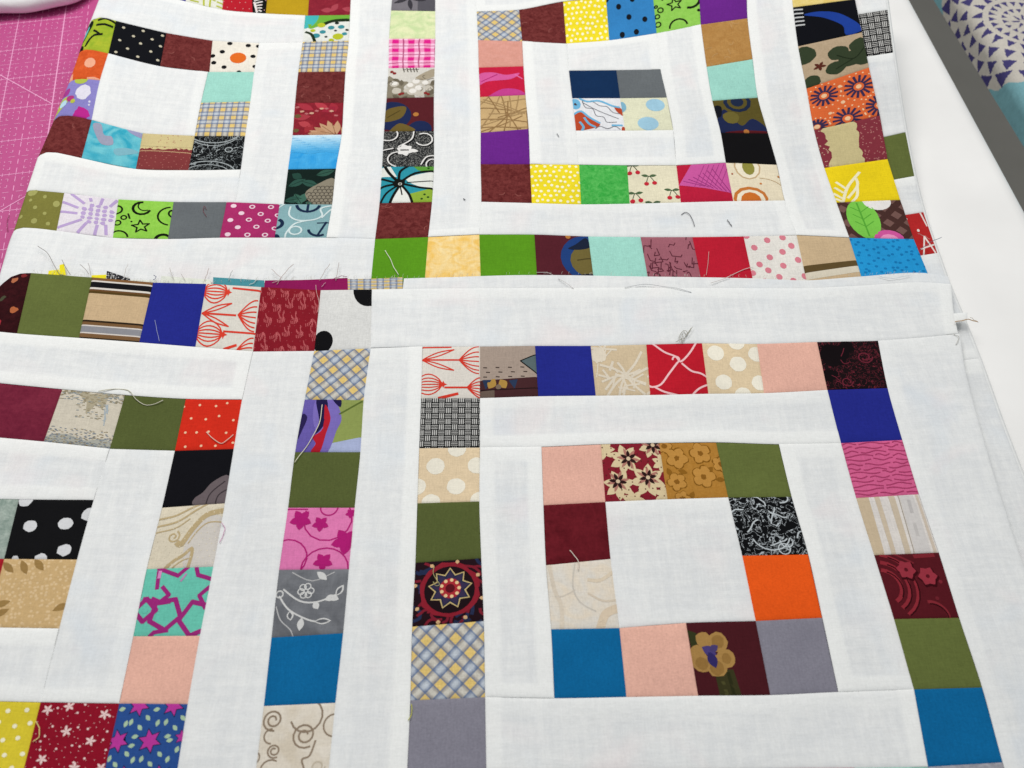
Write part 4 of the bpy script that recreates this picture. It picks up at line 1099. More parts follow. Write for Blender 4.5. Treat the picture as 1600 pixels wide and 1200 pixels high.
def skirt(name, edge, H, parent, outx, zend, m, inset=0.0, prof=None):
    """cloth turning down over a folded edge to what it lies on"""
    P0 = on_height(poly_at(edge, np.linspace(0, 1, 60)), H)
    prof = prof or [(-.0012, -.0006), (.0006, -.0005), (.0020, -.0014), (.0023, -.003)]
    V, F = [], []
    for p in P0:
        drop = p[2] + prof[-1][1] - zend
        rows = [(x, p[2] + z) for x, z in prof] + [(prof[-1][0] - .0012 * math.sin(t * math.pi * 2) ** 2 - inset * t, p[2] + prof[-1][1] - drop * t) for t in np.linspace(.15, 1, 8)]
        for x, z in rows: V.append((p[0] + outx * x, p[1], max(z, zend)))
    n = len(prof) + 8
    for i in range(59):
        for j in range(n - 1): F.append((i * n + j, i * n + j + 1, (i + 1) * n + j + 1, (i + 1) * n + j))
    me = build_mesh(name, V, F, [(.8, .8, .8)] * len(F), [m], [0] * len(F), np.ones(len(V)))
    return link(name, me, parent)
skirt('folded_edge', LR, H_low, low, 1, 0.0004, mat_cotton('white'), .004)

# ------------------------------------------------------------------ rear quilt
rear = thing('quilt_top', 'pieced quilt with folded left edge resting on the pink mat, under the frayed one', 'quilt', (0, .15, .004), 'pieced quilt tops')
# left block, outer right column
RLc_L = [(481, -24), (477, 24), (473, 65), (466, 112), (461, 160), (457, 211), (450, 264), (443, 320), (435, 371)]
RLc_R = [(549, -24), (547, 23), (545, 63), (540, 111), (537, 160), (534, 210), (525, 263), (519, 319), (510, 371)]
column(RLc_L[1:8], RLc_R[1:8], [TEALDOT, PLAID, MARB, REDROSE, SKY, PINECONE], H_rear, rear)
# bottom row
T = [(42, 298), (100, 301), (185, 311), (271, 315), (354, 315), (437, 318), (519, 319)]
B = [(22, 357), (88, 360), (176, 371), (262, 373), (343, 371), (429, 371), (510, 371)]
sewn('fabric_patch', [(41, 300), (48, 297), (65, 298), (100, 301)], [(21, 361), (27, 357), (50, 356), (88, 360)], None, None, H_rear, OLIVEDOT(), rear)
row(T, B, [None, LILAC, MOON, GREYD, RINGS, ANCHOR], H_rear, rear)
# top rows
t0 = [(225, -60), (292, -50), (352, -38), (420, -28), (484, -24), (549, -24)]
b0 = [(215, -18), (290, 2), (347, 15), (415, 21), (481, 24), (547, 23)]
row(t0, b0, [ROYAL, LIMEWHITE, NEWS, MUSTARD, REDROSE2], H_rear, rear)
t1 = [(142, 30), (181, 32), (260, 51), (332, 63), (405, 67)]
b1 = [(125, 77), (169, 83), (250, 103), (327, 112), (397, 112)]
C0 = [(137, 44), (143, 32), (153, 27), (166, 28), (181, 32)]; C1 = [(123, 84), (128, 78), (140, 77), (152, 79), (169, 83)]; C2 = [(107, 130), (113, 125), (126, 123), (156, 125)]; C3 = [(83, 190), (90, 182), (105, 180), (122, 182), (143, 187)]; C4 = [(59, 246), (66, 240), (82, 238), (105, 242), (127, 247)]
for a, b, p in ((C0, C1, LIMEFLY), (C1, C2, ORANGEM), (C2, C3, SPLASH), (C3, C4, MARB)): sewn('fabric_patch', a, b, None, None, H_rear, p(), rear)
row(t1, b1, [None, BLACKDOT, MARB, DOTSUN], H_rear, rear)
row([(143, 187), (223, 208), (304, 212), (383, 212)], [(127, 247), (212, 264), (294, 266), (376, 265)], [BATIK, CREAMBAND, SCRIPT], H_rear, rear)
column([(325, 112), (314, 160), (304, 212)], [(397, 112), (391, 158), (383, 212)], [MINT, PLAID], H_rear, rear)
white([(169, 83), (250, 103), (325, 112)], [(143, 187), (223, 208), (304, 212)], H_rear, rear, L=[(169, 83), (156, 125), (143, 187)], R=[(325, 112), (314, 160), (304, 212)], name='white_square', allow=(0, .6, 0, .6))
white([(167, -34), (215, -18), (290, 2), (347, 15), (415, 21), (477, 24)], C0 + [(260, 51), (332, 63), (405, 67), (473, 66)], H_rear, rear, allow=(1, 0, .6, 0))
white([(186, -85), (225, -60)], [(167, -34), (215, -18)], H_rear, rear)
white([(405, 67), (473, 66)], [(368, 316), (443, 320)], H_rear, rear, L=[(405, 67), (397, 112), (391, 158), (383, 212), (376, 265), (368, 316)], R=[(473, 66), (466, 112), (461, 160), (457, 211), (450, 264), (443, 320)])
white(C4 + [(212, 264), (294, 266), (376, 265)], [(41, 300), (48, 297), (65, 298), (100, 301), (185, 311), (271, 315), (368, 316)], H_rear, rear)
# strips joining the two rear blocks
RRl_L = [(615, -30), (611, 16), (608, 60), (607, 106), (604, 153), (600, 205), (597, 260), (593, 317), (586, 373)]
RRl_R = [(680, -30), (680, 17), (680, 60), (679, 105), (678, 151), (678, 204), (678, 260), (675, 315), (669, 370)]
white([RLc_R[0], RRl_L[0]], [(510, 371), (586, 373)], H_rear, rear, L=RLc_R, R=RRl_L, allow=(0, .7, 1, 1))
white([(21, 361), (27, 357), (50, 356), (88, 360), (176, 371), (262, 373), (343, 371), (429, 371), (510, 371), (586, 373)], [(-13, 470), (60, 475), (160, 480), (255, 482), (340, 478), (425, 478), (505, 478), (577, 478)], H_rear, rear, L=[(21, 361), (17, 370), (4, 412), (-13, 470)], allow=(1, 0, 0, 0))
# right block, outer columns and bottom row
column(RRl_L, RRl_R, [GREYLEAF2, PALEGREEN, PINKPLAID, COTTON, BLUELEAF, SCROLLBW, BUTTERFLY, MARB], H_rear, rear)
T = [(586, 373), (669, 370), (749, 366), (835, 366), (919, 369), (1001, 370), (1082, 370), (1162, 369), (1245, 367), (1327, 371), (1428, 373)]
B0 = [(579, 435), (664, 433), (751, 430), (839, 429), (927, 430), (1012, 431), (1095, 432), (1176, 434), (1260, 437), (1346, 431), (1450, 425)]
B = [(b[0] + (b[0] - t[0]) * .14, b[1] + 9) for t, b in zip(T, B0)]
row(T, B, [GREEN, YMARBLE, GREEN, BLUELEAF2, MINT, MAUVE, RED, PINKDOT, TANSTRIPE, BLUESPECK], H_rear, rear)
RRr_L = [(1232, -52), (1239, 11), (1247, 72), (1260, 138), (1272, 203), (1288, 262), (1307, 316), (1327, 371)]
RRr_R = [(1325, -66), (1336, -2), (1347, 50), (1358, 105), (1375, 180), (1387, 248), (1407, 312), (1428, 373)]
column(RRr_L, RRr_R, [YELLOWP, BLACKBLUE, GREENLEAF, SUNFLOWER, CREAMBANDV, YELLOWLEAF, ARGYLE], H_rear, rear)
# right block, inner ring
t = [(745, 18), (811, 15), (880, 2), (947, -4), (1020, -10), (1092, -18), (1166, -28)]
b = [(747, 62), (816, 64), (885, 68), (952, 63), (1026, 52), (1095, 38), (1168, 28)]
row(t, b, [PLAIDB, MARB, YDOT2, BLUEDOT, MOON2, PURPLE], H_rear, rear)
iL_L = [(747, 62), (748, 105), (750, 151), (751, 207), (751, 256), (752, 315)]
iL_R = [(816, 64), (818, 103), (821, 148), (826, 201), (828, 256), (831, 317)]
column(iL_L, iL_R, [PINKSOFT, CRIMSON, TANLINE, PURPLE, MARB], H_rear, rear)
row([(828, 256), (905, 257), (980, 258), (1057, 258), (1134, 254), (1214, 257)], [(831, 317), (908, 319), (984, 318), (1064, 316), (1146, 314), (1226, 313)], [YDOT2, GREENSP, CHERRY, PINKRED, CREAMPAINT], H_rear, rear)
iR_L = [(1095, 38), (1104, 104), (1113, 157), (1126, 207), (1134, 254)]
iR_R = [(1168, 28), (1176, 92), (1184, 152), (1200, 208), (1214, 257)]
column(iR_L, iR_R, [TANBROWN, MINT, OLIVENAVY, BLACK], H_rear, rear)
row([(889, 110), (963, 109), (1032, 108)], [(894, 153), (969, 153), (1042, 152)], [NAVY, GREYD], H_rear, rear)
row([(894, 153), (969, 153), (1042, 152)], [(900, 204), (977, 204), (1052, 203)], [OAK, BLOB], H_rear, rear)
white([(816, 64), (886, 68)], [(828, 256), (904, 257)], H_rear, rear, L=iL_R[:5], R=[(886, 68), (889, 110), (894, 153), (900, 204), (904, 257)])
white([(886, 68), (952, 63), (1026, 52)], [(889, 110), (963, 109), (1032, 108)], H_rear, rear)
white([(1026, 52), (1095, 38)], [(1057, 258), (1134, 254)], H_rear, rear, L=[(1026, 52), (1032, 108), (1042, 152), (1052, 203), (1057, 258)], R=iR_L)
white([(900, 204), (977, 204), (1052, 203)], [(904, 257), (980, 258), (1057, 258)], H_rear, rear)
white([(680, -30), (742, -32)], [(669, 370), (749, 366)], H_rear, rear, L=RRl_R, R=[(742, -32), (745, 18), (747, 62), (748, 105), (750, 151), (751, 207), (751, 256), (752, 315), (749, 366)], allow=(0, .7, 1, 1))
white([(752, 315), (831, 317), (908, 319), (984, 318), (1064, 316), (1146, 314), (1226, 313)], [(749, 366), (835, 366), (919, 369), (1001, 370), (1082, 370), (1162, 369), (1245, 367)], H_rear, rear)
white([(1158, -82), (1224, -92)], [(1245, 367), (1327, 371)], H_rear, rear, L=[(1158, -82), (1166, -28), (1168, 28), (1176, 92), (1184, 152), (1200, 208), (1214, 257), (1226, 313), (1245, 367)], R=[(1224, -92)] + RRr_L)
white([(742, -32), (875, -50), (1015, -64), (1158, -82)], [(745, 18), (811, 15), (880, 2), (947, -4), (1020, -10), (1092, -18), (1166, -28)], H_rear, rear)
# underside of the rear quilt: seam allowances, and the fold turning under on the left
def H_rear_under(x, y): return H_rear(x, y) - 0.0013
white([(290, -40), (700, -40), (1180, -70), (1315, -50)], [(60, 470), (600, 470), (1000, 465), (1440, 434)], H_rear_under, rear, R=[(1315, -50), (1330, 0), (1341, 50), (1369, 180), (1400, 312), (1440, 434)], name='seam_allowance_layer', puff=0)
ph = [math.radians(q) for q in (50, 30, 10, -15, -40, -70)]
skirt('folded_edge', [(x + 1.5, y) for x, y in FOLD_PX], H_rear, rear, -1, .0026, mat_cotton('white'), .003, [(RF * (math.cos(q) - math.cos(ph[0])) - .0004, RF * (math.sin(q) - math.sin(ph[0])) - .0006) for q in ph])

# ------------------------------------------------------------------ front quilt
front = thing('quilt_top', 'topmost pieced quilt with frayed raw upper edge overlapping the quilt behind it', 'quilt', (0, -.05, .005), 'pieced quilt tops')
# right block
T = [(660, 541), (750, 541), (836, 540), (923, 540), (1010, 538), (1097, 536), (1183, 537), (1277, 534), (1372, 532)]
B = [(658, 622), (750, 622), (841, 619), (931, 618), (1016, 617), (1107, 615), (1194, 614), (1293, 609), (1387, 606)]
row(T, B, [TULIP1, HOUSE, ROYAL, STARBEIGE, NET, BEIGEDOTS, PEACH, DARKLACE], H_front, front)
FL_L = [(658, 622), (655, 700), (652, 786), (649, 879), (644, 979), (641, 1094), (636, 1208), (630, 1335)]
FL_R = [(750, 622), (750, 699), (749, 783), (752, 872), (756, 970), (758, 1089), (760, 1205), (762, 1330)]
column(FL_L, FL_R, [WEAVE, BEIGEDOT, OLIVED, MEDAL, PLAIDB, GREY, GREY], H_front, front)
FR_L = [(1293, 609), (1314, 692), (1338, 778), (1366, 867), (1397, 967), (1428, 1077), (1450, 1198), (1478, 1322)]
FR_R = [(1387, 606), (1410, 687), (1436, 772), (1467, 863), (1499, 965), (1535, 1074), (1567, 1191), (1604, 1312)]
column(FR_L, FR_R, [ROYAL, PINKWAVE, CREAMSTRIPE, MAROONFLOWER, OLIVE, BLUE, GREYPRINT], H_front, front)
bx = [(760, 1205), (873, 1206), (989, 1204), (1104, 1203), (1218, 1201), (1335, 1200), (1450, 1198)]
bb = [(762, 1330), (880, 1332), (1000, 1330), (1120, 1328), (1240, 1326), (1358, 1324), (1478, 1322)]
row(bx, bb, [PEACH, OLIVE, BURG, ROYAL, RED, MINT], H_front, front)
row([(846, 698), (939, 694), (1030, 692), (1119, 691), (1217, 694)], [(849, 789), (946, 784), (1043, 780), (1138, 777), (1237, 776)], [PEACH, REDFLOWER, GOLD, OLIVE], H_front, front)
column([(849, 789), (853, 883), (861, 983), (866, 1091)], [(946, 784), (954, 873), (968, 981), (979, 1089)], [VELVET, MARBLECREAM, BLUE], H_front, front)
row([(968, 981), (1072, 973), (1181, 970), (1285, 965)], [(979, 1089), (1091, 1087), (1204, 1086), (1310, 1081)], [PEACH, PANSY, GREY], H_front, front)
column([(1138, 777), (1160, 868), (1181, 970)], [(1237, 776), (1263, 866), (1285, 965)], [SCRIBBLEBW, ORANGE], H_front, front)
white([(946, 784), (1043, 780), (1138, 777)], [(968, 981), (1072, 973), (1181, 970)], H_front, front, L=[(946, 784), (954, 873), (968, 981)], R=[(1138, 777), (1160, 868), (1181, 970)], name='white_square', allow=(.5, 0, .5, 0))
white([(750, 622), (841, 619), (931, 618), (1016, 617), (1107, 615), (1194, 614), (1293, 609)], [(750, 699), (846, 698), (939, 694), (1030, 692), (1119, 691), (1217, 694), (1314, 692)], H_front, front)
white([(750, 699), (846, 698)], [(758, 1089), (866, 1091)], H_front, front, L=FL_R[1:6], R=[(846, 698), (849, 789), (853, 883), (861, 983), (866, 1091)])
white([(1217, 694), (1314, 692)], [(1310, 1081), (1428, 1077)], H_front, front, L=[(1217, 694), (1237, 776), (1263, 866), (1285, 965), (1310, 1081)], R=FR_L[1:6])
white([(758, 1089), (866, 1091), (979, 1089), (1091, 1087), (1204, 1086), (1310, 1081), (1428, 1077)], bx, H_front, front)
top_raw = [(631, 434), (700, 432), (800, 429), (1010, 431), (1180, 434), (1260, 437), (1345, 431), (1450, 426), (1482, 431)]
top_fold = [(581, 452), (640, 451), (800, 450), (1010, 449), (1180, 450), (1260, 450), (1345, 446), (1450, 441), (1486, 444)]
white(top_raw, [(629, 452)] + top_fold[2:], H_front, front, name='seam_allowance', allow=(0, 0, 0, 0), sink=.0004, puff=.3)
white(top_fold, [(579, 543), (660, 541), (750, 541), (836, 540), (923, 540), (1010, 538), (1097, 536), (1183, 537), (1277, 534), (1372, 532), (1440, 527), (1497, 521)], H_front, front, R=[(1486, 444), (1490, 486), (1497, 521)], allow=(.8, 1, 1, 0))
white([(1488, 490), (1512, 488)], [(1492, 504), (1511, 502)], H_front, front, name='seam_allowance', sink=0, allow=(1, 1, 1, 1))
white([(1372, 532), (1440, 527), (1500, 521)], [(1604, 1312), (1752, 1318)], H_front, front, L=[(1372, 532)] + FR_R, R=[(1500, 521), (1507, 570), (1527, 650), (1553, 740), (1590, 855), (1642, 1005), (1707, 1200), (1752, 1318)], allow=(1, .3, 0, 1))
# left block: outer right column, strip joining the blocks
LC_L = [(491, 548), (476, 624), (461, 706), (450, 793), (436, 890), (424, 996), (412, 1103), (398, 1218), (386, 1335)]
LC_R = [(579, 544), (568, 625), (563, 706), (554, 793), (545, 889), (536, 989), (524, 1098), (512, 1215), (500, 1330)]
column(LC_L, LC_R, [PLAIDB, PURPLEFLORAL, OLIVED, PINKSCROLL, GREYLEAF, BLUE, SWIRL, OLIVE], H_front, front)
white([(579, 544), (660, 541)], [(500, 1330), (630, 1335)], H_front, front, L=LC_R, R=[(660, 541)] + FL_L)
# left block: top row
tt = [(-20, 468), (48, 426), (144, 433), (239, 441), (322, 443), (408, 448), (501, 453), (581, 452)]
tb = [(-46, 515), (26, 521), (123, 528), (217, 535), (305, 542), (395, 549), (491, 548), (579, 544)]
sewn('fabric_patch', [(-28, 474), (0, 446), (15, 433), (31, 427), (48, 426)], [(-60, 512), (26, 521)], None, None, H_front, DARKREDF(), front)
row(tt[1:], tb[1:], [OLIVE, STRIPE, ROYAL, TULIP2, REDSTITCH, BIGDOT], H_front, front)
VL = [(395, 549), (378, 624), (365, 701), (351, 786), (333, 885), (312, 993), (293, 1100), (275, 1215), (258, 1330)]
white([(395, 549), (491, 548)], [VL[-1], LC_L[-1]], H_front, front, L=VL, R=LC_L)
white([(-60, 512), (26, 521), (123, 528), (217, 535), (305, 542), (395, 549)], [(-100, 588), (-5, 598), (97, 608), (195, 617), (290, 623), (378, 624)], H_front, front)
rt = [(-100, 588), (-5, 598), (97, 608), (195, 617), (290, 623), (378, 624)]
rb = [(-130, 672), (-32, 681), (68, 690), (171, 701), (273, 704), (365, 701)]
row(rt, rb, [OLIVE, BURG, MOUNTAIN, OLIVED, REDDOT], H_front, front)
CL = [(273, 704), (253, 793), (229, 889), (208, 994), (186, 1099), (160, 1218)]
column(CL, VL[2:8], [BLACKLEAF, PAISLEY, TEALSTAR, PEACH, STARBLUE], H_front, front)
white([(171, 701), (273, 704)], [(63, 1097), (186, 1099)], H_front, front, L=[(171, 701), (146, 781), (120, 874), (92, 982), (63, 1097)], R=CL[:5])
white([(-130, 672), (-32, 681), (68, 690), (171, 701)], [(-170, 768), (-90, 776), (29, 780), (146, 781)], H_front, front)
row([(-90, 776), (29, 780), (146, 781)], [(-115, 870), (6, 873), (120, 874)], [GREYGREEN, WDOT], H_front, front)
row([(-115, 870), (6, 873), (120, 874)], [(-145, 976), (-22, 980), (92, 982)], [REDWHITE, TANLEAF], H_front, front)
white([(-145, 976), (-22, 980), (92, 982)], [(-190, 1090), (-62, 1094), (63, 1097)], H_front, front)
row([(-62, 1094), (63, 1097), (186, 1099)], [(-95, 1212), (33, 1216), (160, 1218)], [YDOT, REDSPRIG], H_front, front)
white([(-95, 1212), (33, 1216), (160, 1218), (275, 1215)], [(-130, 1330), (0, 1334), (135, 1335), (258, 1330)], H_front, front)
def H_front_under(x, y): return H_front(x, y) - 0.0012
white([(60, 450), (300, 470), (581, 474), (1000, 470), (1480, 464)], [(-130, 1300), (258, 1300), (630, 1305), (1240, 1300), (1735, 1295)], H_front_under, front, L=[(60, 450), (0, 560), (-60, 800), (-130, 1300)], R=[(1480, 464), (1490, 510), (1520, 650), (1585, 855), (1635, 1005), (1735, 1295)], name='seam_allowance_layer', puff=0)
# raw seam allowances showing above the top row
def scrap(T, B, p): sewn('seam_allowance', T, B, None, None, H_allow, p(), front, puff=.2)
YEL = plain('bright yellow raw seam allowance', '#ecdf2c'); MAG = plain('magenta raw seam allowance', '#8c1a56'); TEAL = plain('teal raw seam allowance', '#4a8f9a'); PLD = plain('plaid raw seam allowance with frayed edge', '#dcc078', 'plaid')
CRM = plain('off white raw seam allowance', '#dfe2d6'); BWS = plain('black flecked raw seam allowance', '#26262a', 'speckle', '#b8b8b8', 900)
scrap([(76, 423), (92, 421)], [(74, 434), (95, 436)], YEL)
scrap([(93, 414), (100, 412)], [(93, 428), (103, 430)], YEL)
scrap([(143, 430), (166, 429)], [(142, 440), (166, 442)], YEL)
scrap([(167, 423), (203, 435)], [(165, 440), (205, 446)], BWS)
scrap([(203, 437), (245, 438)], [(203, 447), (245, 448)], CRM)
scrap([(252, 431), (330, 437)], [(250, 447), (330, 449)], CRM)
scrap([(333, 433), (413, 438)], [(333, 449), (413, 453)], TEAL)
scrap([(414, 438), (480, 437), (543, 434)], [(412, 455), (478, 457), (545, 457)], MAG)
scrap([(543, 436), (590, 435), (629, 433)], [(543, 457), (590, 458), (629, 456)], PLD)

# ------------------------------------------------------------------ threads: frayed ends and loose bits
THREADS = {}
def thread_mat(c):
    if c not in THREADS: THREADS[c] = simple_mat('thread', c, .8, .2, 3000)
    return THREADS[c]
def tube_mesh(name, runs, r, m):
    V, F = [], []
    for P in runs:
        n = len(P); k0 = len(V)
        for i in range(n):
            d = P[min(i + 1, n - 1)] - P[max(i - 1, 0)]; d = d / (np.linalg.norm(d) + 1e-12)
            s = np.cross(d, (0, 0, 1.0)); s = s / (np.linalg.norm(s) + 1e-9) if np.linalg.norm(s) > 1e-6 else np.array([1.0, 0, 0]); u = np.cross(s, d)
            for q in range(5):
                a = q * 1.2566; V.append(tuple(P[i] + (s * math.cos(a) + u * math.sin(a)) * r))
        for i in range(n - 1):
            for q in range(5): F.append((k0 + i * 5 + q, k0 + i * 5 + (q + 1) % 5, k0 + (i + 1) * 5 + (q + 1) % 5, k0 + (i + 1) * 5 + q))
        F.append(tuple(k0 + q for q in range(4, -1, -1))); F.append(tuple(k0 + (n - 1) * 5 + q for q in range(5)))
    me = bpy.data.meshes.new(name); me.from_pydata(V, [], F); me.materials.append(m)
    me.polygons.foreach_set('use_smooth', [True] * len(F)); return me
def H_top(x, y):
    return np.maximum(H_rear(x, y), H_front(x, y) * (y < 1.55 * I))
def laid(px, H, lift=.0005, n=18):
    P = on_height(poly_at(px, np.linspace(0, 1, n)), H)
    t = np.linspace(0, 1, n); P[:, 2] += lift + .0004 * np.sin(t * 7 + px[0][0]) ** 2
    return P
def loose(px, H, c, label, r=.00018, lift=.0005):
    return tag(link('loose_thread', tube_mesh('loose_thread', [laid(px, H, lift)], r, thread_mat(c))), label, 'thread', 'loose threads on the quilts')
def frayed(px, H, c, r=.00013, lift=.0006):
    return link('frayed_thread', tube_mesh('frayed_thread', [laid(px, H, lift)], r, thread_mat(c)), front)
loose([(1064, 337), (1070, 333), (1077, 337), (1085, 355)], H_rear, '#77777c', 'short grey curved thread on the white strip below the red patch with pink hatching')
loose([(1136, 345), (1143, 355)], H_rear, '#7d7d80', 'tiny grey thread stub on white strip below the cream patch with orange ovals', .00022)
loose([(155, 613), (185, 609), (203, 612), (213, 625), (228, 634), (245, 632), (256, 627)], H_front, '#c9c6b2', 'pale curled thread over the seam between stippled cream patch and olive patch')
loose([(323, 676), (335, 688), (347, 694), (357, 688), (365, 680)], H_front, '#e3c4b4', 'short pink thread curved like a smile on the red dotted patch')
loose([(504, 634), (500, 660), (484, 692), (468, 714), (461, 724)], H_front, '#e2dfc6', 'long cream thread hanging over the violet patch with red petal')
loose([(602, 393), (610, 406), (616, 420), (623, 431)], H_rear, '#e6e8d4', 'cream thread slanting across the grass green corner patch')
loose([(243, 502), (246, 518), (250, 535)], H_front, '#9aa0cc', 'pale blue thread end on royal blue patch beside the striped tan patch', .00013)
loose([(890, 861), (898, 870), (904, 880), (903, 892)], H_front, '#e0d2c6', 'tiny pale thread at the seam below the deep maroon mottled patch')
loose([(1107, 395), (1106, 410), (1103, 432)], H_rear, '#d8aaa8', 'fine pale thread standing on the plain red patch', .00013)
loose([(1176, 419), (1160, 423), (1140, 433), (1110, 444)], H_top, '#dcd4d0', 'pale thread running from the pink dotted patch onto the white strip', .00016)
loose([(347, 818), (352, 826), (349, 838), (344, 849)], H_front, '#d7a3c2', 'pink thread wisp beside the cream paisley patch', .00014)
loose([(58, 1128), (63, 1140), (62, 1152), (53, 1160)], H_front, '#e3d28a', 'pale yellow thread loop between the yellow dotted patch and the red sprigged patch')
loose([(643, 1101), (644, 1110), (641, 1122), (638, 1126)], H_front, '#c8c83c', 'yellow green thread loop at the edge of the lavender grey patch', .00014)
loose([(679, 885), (677, 896), (683, 908), (687, 915), (681, 916), (677, 910)], H_front, '#b8b07c', 'gold thread curl on the dark medallion patch', .00013)
loose([(976, 451), (1000, 446), (1030, 448), (1056, 452), (1080, 458)], H_front, '#c2c4c6', 'long grey thread lying along the white strip near the frayed edge below the red patch', .00014)
loose([(838, 427), (852, 427), (875, 438), (896, 452)], H_top, '#d4d0ce', 'pale thread crossing the frayed edge below the maroon patch with blue ring', .00014)
loose([(323, 329), (320, 324), (318, 330), (323, 340)], H_rear, '#7c3f4a', 'tiny maroon thread on the slate grey patch', .00012)
loose([(15, 337), (12, 350), (13, 363)], H_mat, '#8c2f55', 'dark red thread lying on the pink cutting mat', .00012)
loose([(870, 210), (873, 215)], H_rear, '#8d8f94', 'speck of grey lint on the white strip left of the oak leaf patch', .0002)
loose([(724, 312), (727, 314)], H_rear, '#55565c', 'dark lint speck on the white strip beside the maroon corner patch', .0002)
loose([(1490, 506), (1500, 504), (1511, 502), (1525, 506)], H_front, '#b08a5a', 'tan knotted thread at the corner tab of the front quilt', .0002, .0012)
loose([(1511, 502), (1520, 508), (1524, 510)], H_low, '#b9ac98', 'fine tan thread end spreading from the corner tab onto white cloth', .00011, .003)
loose([(1488, 523), (1497, 528), (1493, 540)], H_front, '#c8c6c0', 'short grey thread where the white strips meet at the right corner', .00014)
loose([(1372, 432), (1385, 436), (1420, 432)], H_top, '#cfd8de', 'faint bluish thread along the edge below the bright blue flecked patch', .00012)
loose([(1430, 372), (1441, 376), (1449, 381)], H_low, '#c8a8a0', 'pale thread over the red lettered patch', .00012, .003)
loose([(1433, 398), (1447, 387), (1461, 380), (1467, 378)], H_low, '#5c6a80', 'blue grey thread curling past the red lettered patch', .00013, .003)
# the little knot of threads on the front quilt's white strip
kn = thing('thread_tangle', 'small tangle of grey threads on the white strip above the red net patch', 'thread', tuple(on_plane([(1068, 527)], .0105)[0]))
for i, px in enumerate(([(1079, 515), (1072, 525), (1065, 537), (1064, 530)], [(1060, 533), (1062, 525), (1068, 519), (1073, 521), (1068, 531), (1062, 533)], [(1055, 537), (1064, 532), (1066, 524)], [(1081, 514), (1071, 527), (1067, 520)])):
    link('strand', tube_mesh('strand', [laid(px, H_front, .0006 + .0003 * i)], .00014, thread_mat('#a9a79c')), kn)
# frayed ends along the top edge of the front quilt
for px, c in (([(94, 430), (85, 415), (75, 397), (60, 386)], '#8b8480'), ([(111, 431), (104, 420), (98, 408)], '#8f8a88'), ([(140, 430), (133, 421), (126, 415)], '#a8a09c'), ([(143, 432), (141, 420), (139, 413)], '#b4aeac'),
              ([(195, 436), (197, 424), (201, 414)], '#cfcac6'), ([(240, 440), (245, 434), (241, 432)], '#4a4a78'), ([(272, 438), (268, 428), (266, 420)], '#c4bdb6'), ([(290, 440), (284, 430)], '#c4bdb6'), ([(320, 440), (325, 428), (327, 420)], '#b9a9a2'),
              ([(358, 440), (361, 430), (364, 424)], '#b0b4b0'), ([(433, 446), (444, 430), (459, 414)], '#b9a6a0'), ([(426, 444), (440, 436), (433, 430), (425, 422)], '#c8b8b4'), ([(494, 447), (495, 458), (499, 474), (497, 490)], '#d8b4b0'),
              ([(525, 440), (528, 425), (530, 412)], '#b8aca8'), ([(500, 440), (508, 425), (516, 414)], '#c4b8b2'), ([(503, 450), (509, 443)], '#d8a8bc'), ([(522, 437), (535, 433), (543, 434)], '#8c4a6c'), ([(390, 447), (400, 441), (402, 436)], '#dcdcd8')):
    frayed(px, H_allow, c)
rng = random.Random(5)
runs = []
edge = np.array([(48, 425), (144, 432), (239, 440), (322, 442), (408, 438), (543, 434), (632, 434), (800, 428), (1010, 430), (1180, 433), (1260, 436), (1345, 430), (1450, 425)], float)
for i in range(190):
    t = rng.random(); p = poly_at(edge, np.array([t]))[0]; a = rng.uniform(-2.6, -.5); Lp = rng.uniform(1, 4.5) * (1.2 if t < .42 else .7)
    px = [(p[0], p[1] + 2), (p[0] + Lp * .5 * math.cos(a), p[1] + Lp * .5 * math.sin(a)), (p[0] + Lp * math.cos(a + .5), p[1] + Lp * math.sin(a + .3))]
    runs.append(laid(px, H_allow, .0004, 5))
tag(link('frayed_edge', tube_mesh('frayed_edge', runs, .00005, thread_mat('#c9c6bc')), front), kind='stuff')

# ------------------------------------------------------------------ folded white cloth at the far left corner
cloth = thing('folded_cloth', 'folded white cloth over the far corner of the pink mat', 'cloth', (-.27, .31, .003))
E = on_plane(poly_at([(-150, 40), (-60, 22), (0, 11), (40, 8.5), (80, 3), (105, -3), (135, -20), (160, -50)], np.linspace(0, 1, 40)), .011)
V, F = [], []
prof = [(.05, .0045), (.012, .0042)] + [(.0052 - .0052 * math.cos(a), .0095 + .0052 * math.sin(a)) for a in np.linspace(-1.45, 1.45, 11)] + [(.012, .0150), (.03, .0156), (.06, .0160), (.10, .016)]
for i, e in enumerate(E):
    for (dy, z) in prof: V.append((e[0] - dy * .35, e[1] + dy, z + .0006 * math.sin(i * .5 + dy * 60)))
n = len(prof)
for i in range(39):
    for j in range(n - 1): F.append((i * n + j, (i + 1) * n + j, (i + 1) * n + j + 1, i * n + j + 1))
link('cloth_fold', build_mesh('cloth_fold', V, F, [(.8,) * 3] * len(F), [mat_cotton('white')], [0] * len(F), np.ones(len(V))), cloth)

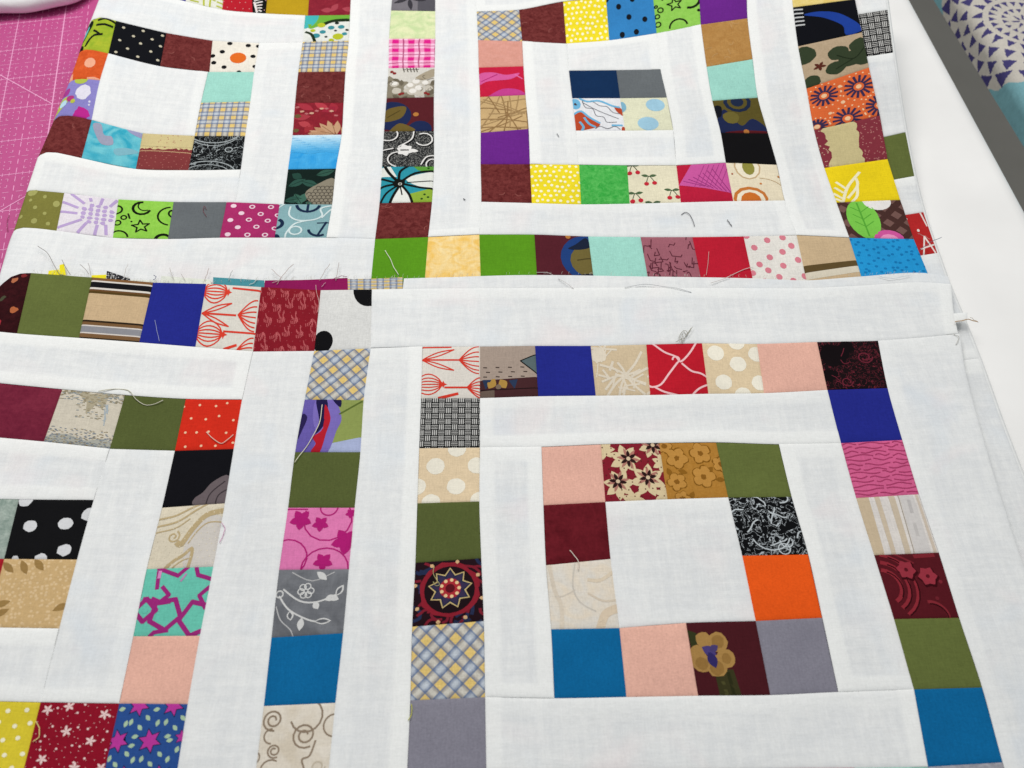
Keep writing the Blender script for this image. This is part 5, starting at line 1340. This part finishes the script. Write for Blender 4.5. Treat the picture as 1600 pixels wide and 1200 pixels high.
# ------------------------------------------------------------------ ironing board with printed cover beyond the table
iron = thing('ironing_board', 'ironing board in cream cover printed with purple triangle medallions, beyond the white table', 'ironing board', (.45, .3, -.74))
ZI = -.04
e0, e1 = on_plane([(1488, 0), (1602, 180)], ZI - .008)[:, :2]
ed = (e0 - e1) / np.linalg.norm(e0 - e1); en = np.array([ed[1], -ed[0]])
ICM = simple_mat('cover_cotton', '#d6d0c6', .9, .15, 400)
RR = .010                                      # padded edge radius
cen = on_plane([(1599, 34)], ZI)[0][:2]
CRE, TEA, PUR = lin('#cbc5bb'), lin('#7fb0b8'), lin('#4a4577')
RINGS_ = ((.10, .26, 7, .62, 0), (.42, .17, 15, .74, 1), (.72, .22, 22, .76, 1), (1.10, .30, 20, .70, 0), (1.50, .32, 22, .72, 0), (1.90, .34, 24, .74, 0), (2.26, .44, 22, .84, 0))
def cover_colour(p):
    d = (p - cen) / I; r = math.hypot(*d); a = math.atan2(d[1], d[0])
    for r0, h, cnt, wid, flip in RINGS_:
        if r0 <= r <= r0 + h:
            ph = (a / (2 * math.pi) * cnt + (.5 if cnt % 4 == 0 else 0)) % 1.0 - .5
            t = (r - r0) / h; t = t if flip else 1 - t
            if abs(ph) < .5 * wid * t: return PUR
    return TEA if r > 2.66 + .05 * math.sin(a * 22) else CRE
arc = RR * math.pi / 2
def board_pt(w):                               # w = distance across the cover from the lower hem
    if w < .012: return 0.0, -.022 + w, w - .012 - arc + RR
    if w < .012 + arc:
        q = (w - .012) / RR; return RR - RR * math.cos(q), -RR + RR * math.sin(q), RR - (.012 + arc - w)
    x = RR + w - .012 - arc; return x, 0.0003 * math.sin(x * 90), x
fine = list(np.arange(0, .115, .0007)); ws = fine + list(np.linspace(.12, .34, 12))
ss = list(np.linspace(-.40, -.04, 10)) + list(np.arange(-.035, .155, .0008)) + list(np.linspace(.16, 1.1, 20))
V, F, C = [], [], []
for s_ in ss:
    for w in ws:
        x, z, _ = board_pt(w); p = e1 + ed * s_ + en * x; V.append((p[0], p[1], ZI + z))
n = len(ws)
for i in range(len(ss) - 1):
    for k in range(n - 1):
        F.append((i * n + k, i * n + k + 1, (i + 1) * n + k + 1, (i + 1) * n + k))
        X = board_pt(.5 * (ws[k] + ws[k + 1]))[2]; C.append(cover_colour(e1 + ed * (.5 * (ss[i] + ss[i + 1])) + en * X))
link('padded_cover', build_mesh('padded_cover', V, F, C, [mat_cotton('plain')], [0] * len(F)), iron)
for s in (-.15, .95):
    p = e1 + ed * s + en * .17
    rounded_box('leg', (.025, .025, .69), (p[0], p[1], -.74 + .345), .004, 2, simple_mat('dark_steel', '#55575a', .4, .5), iron)
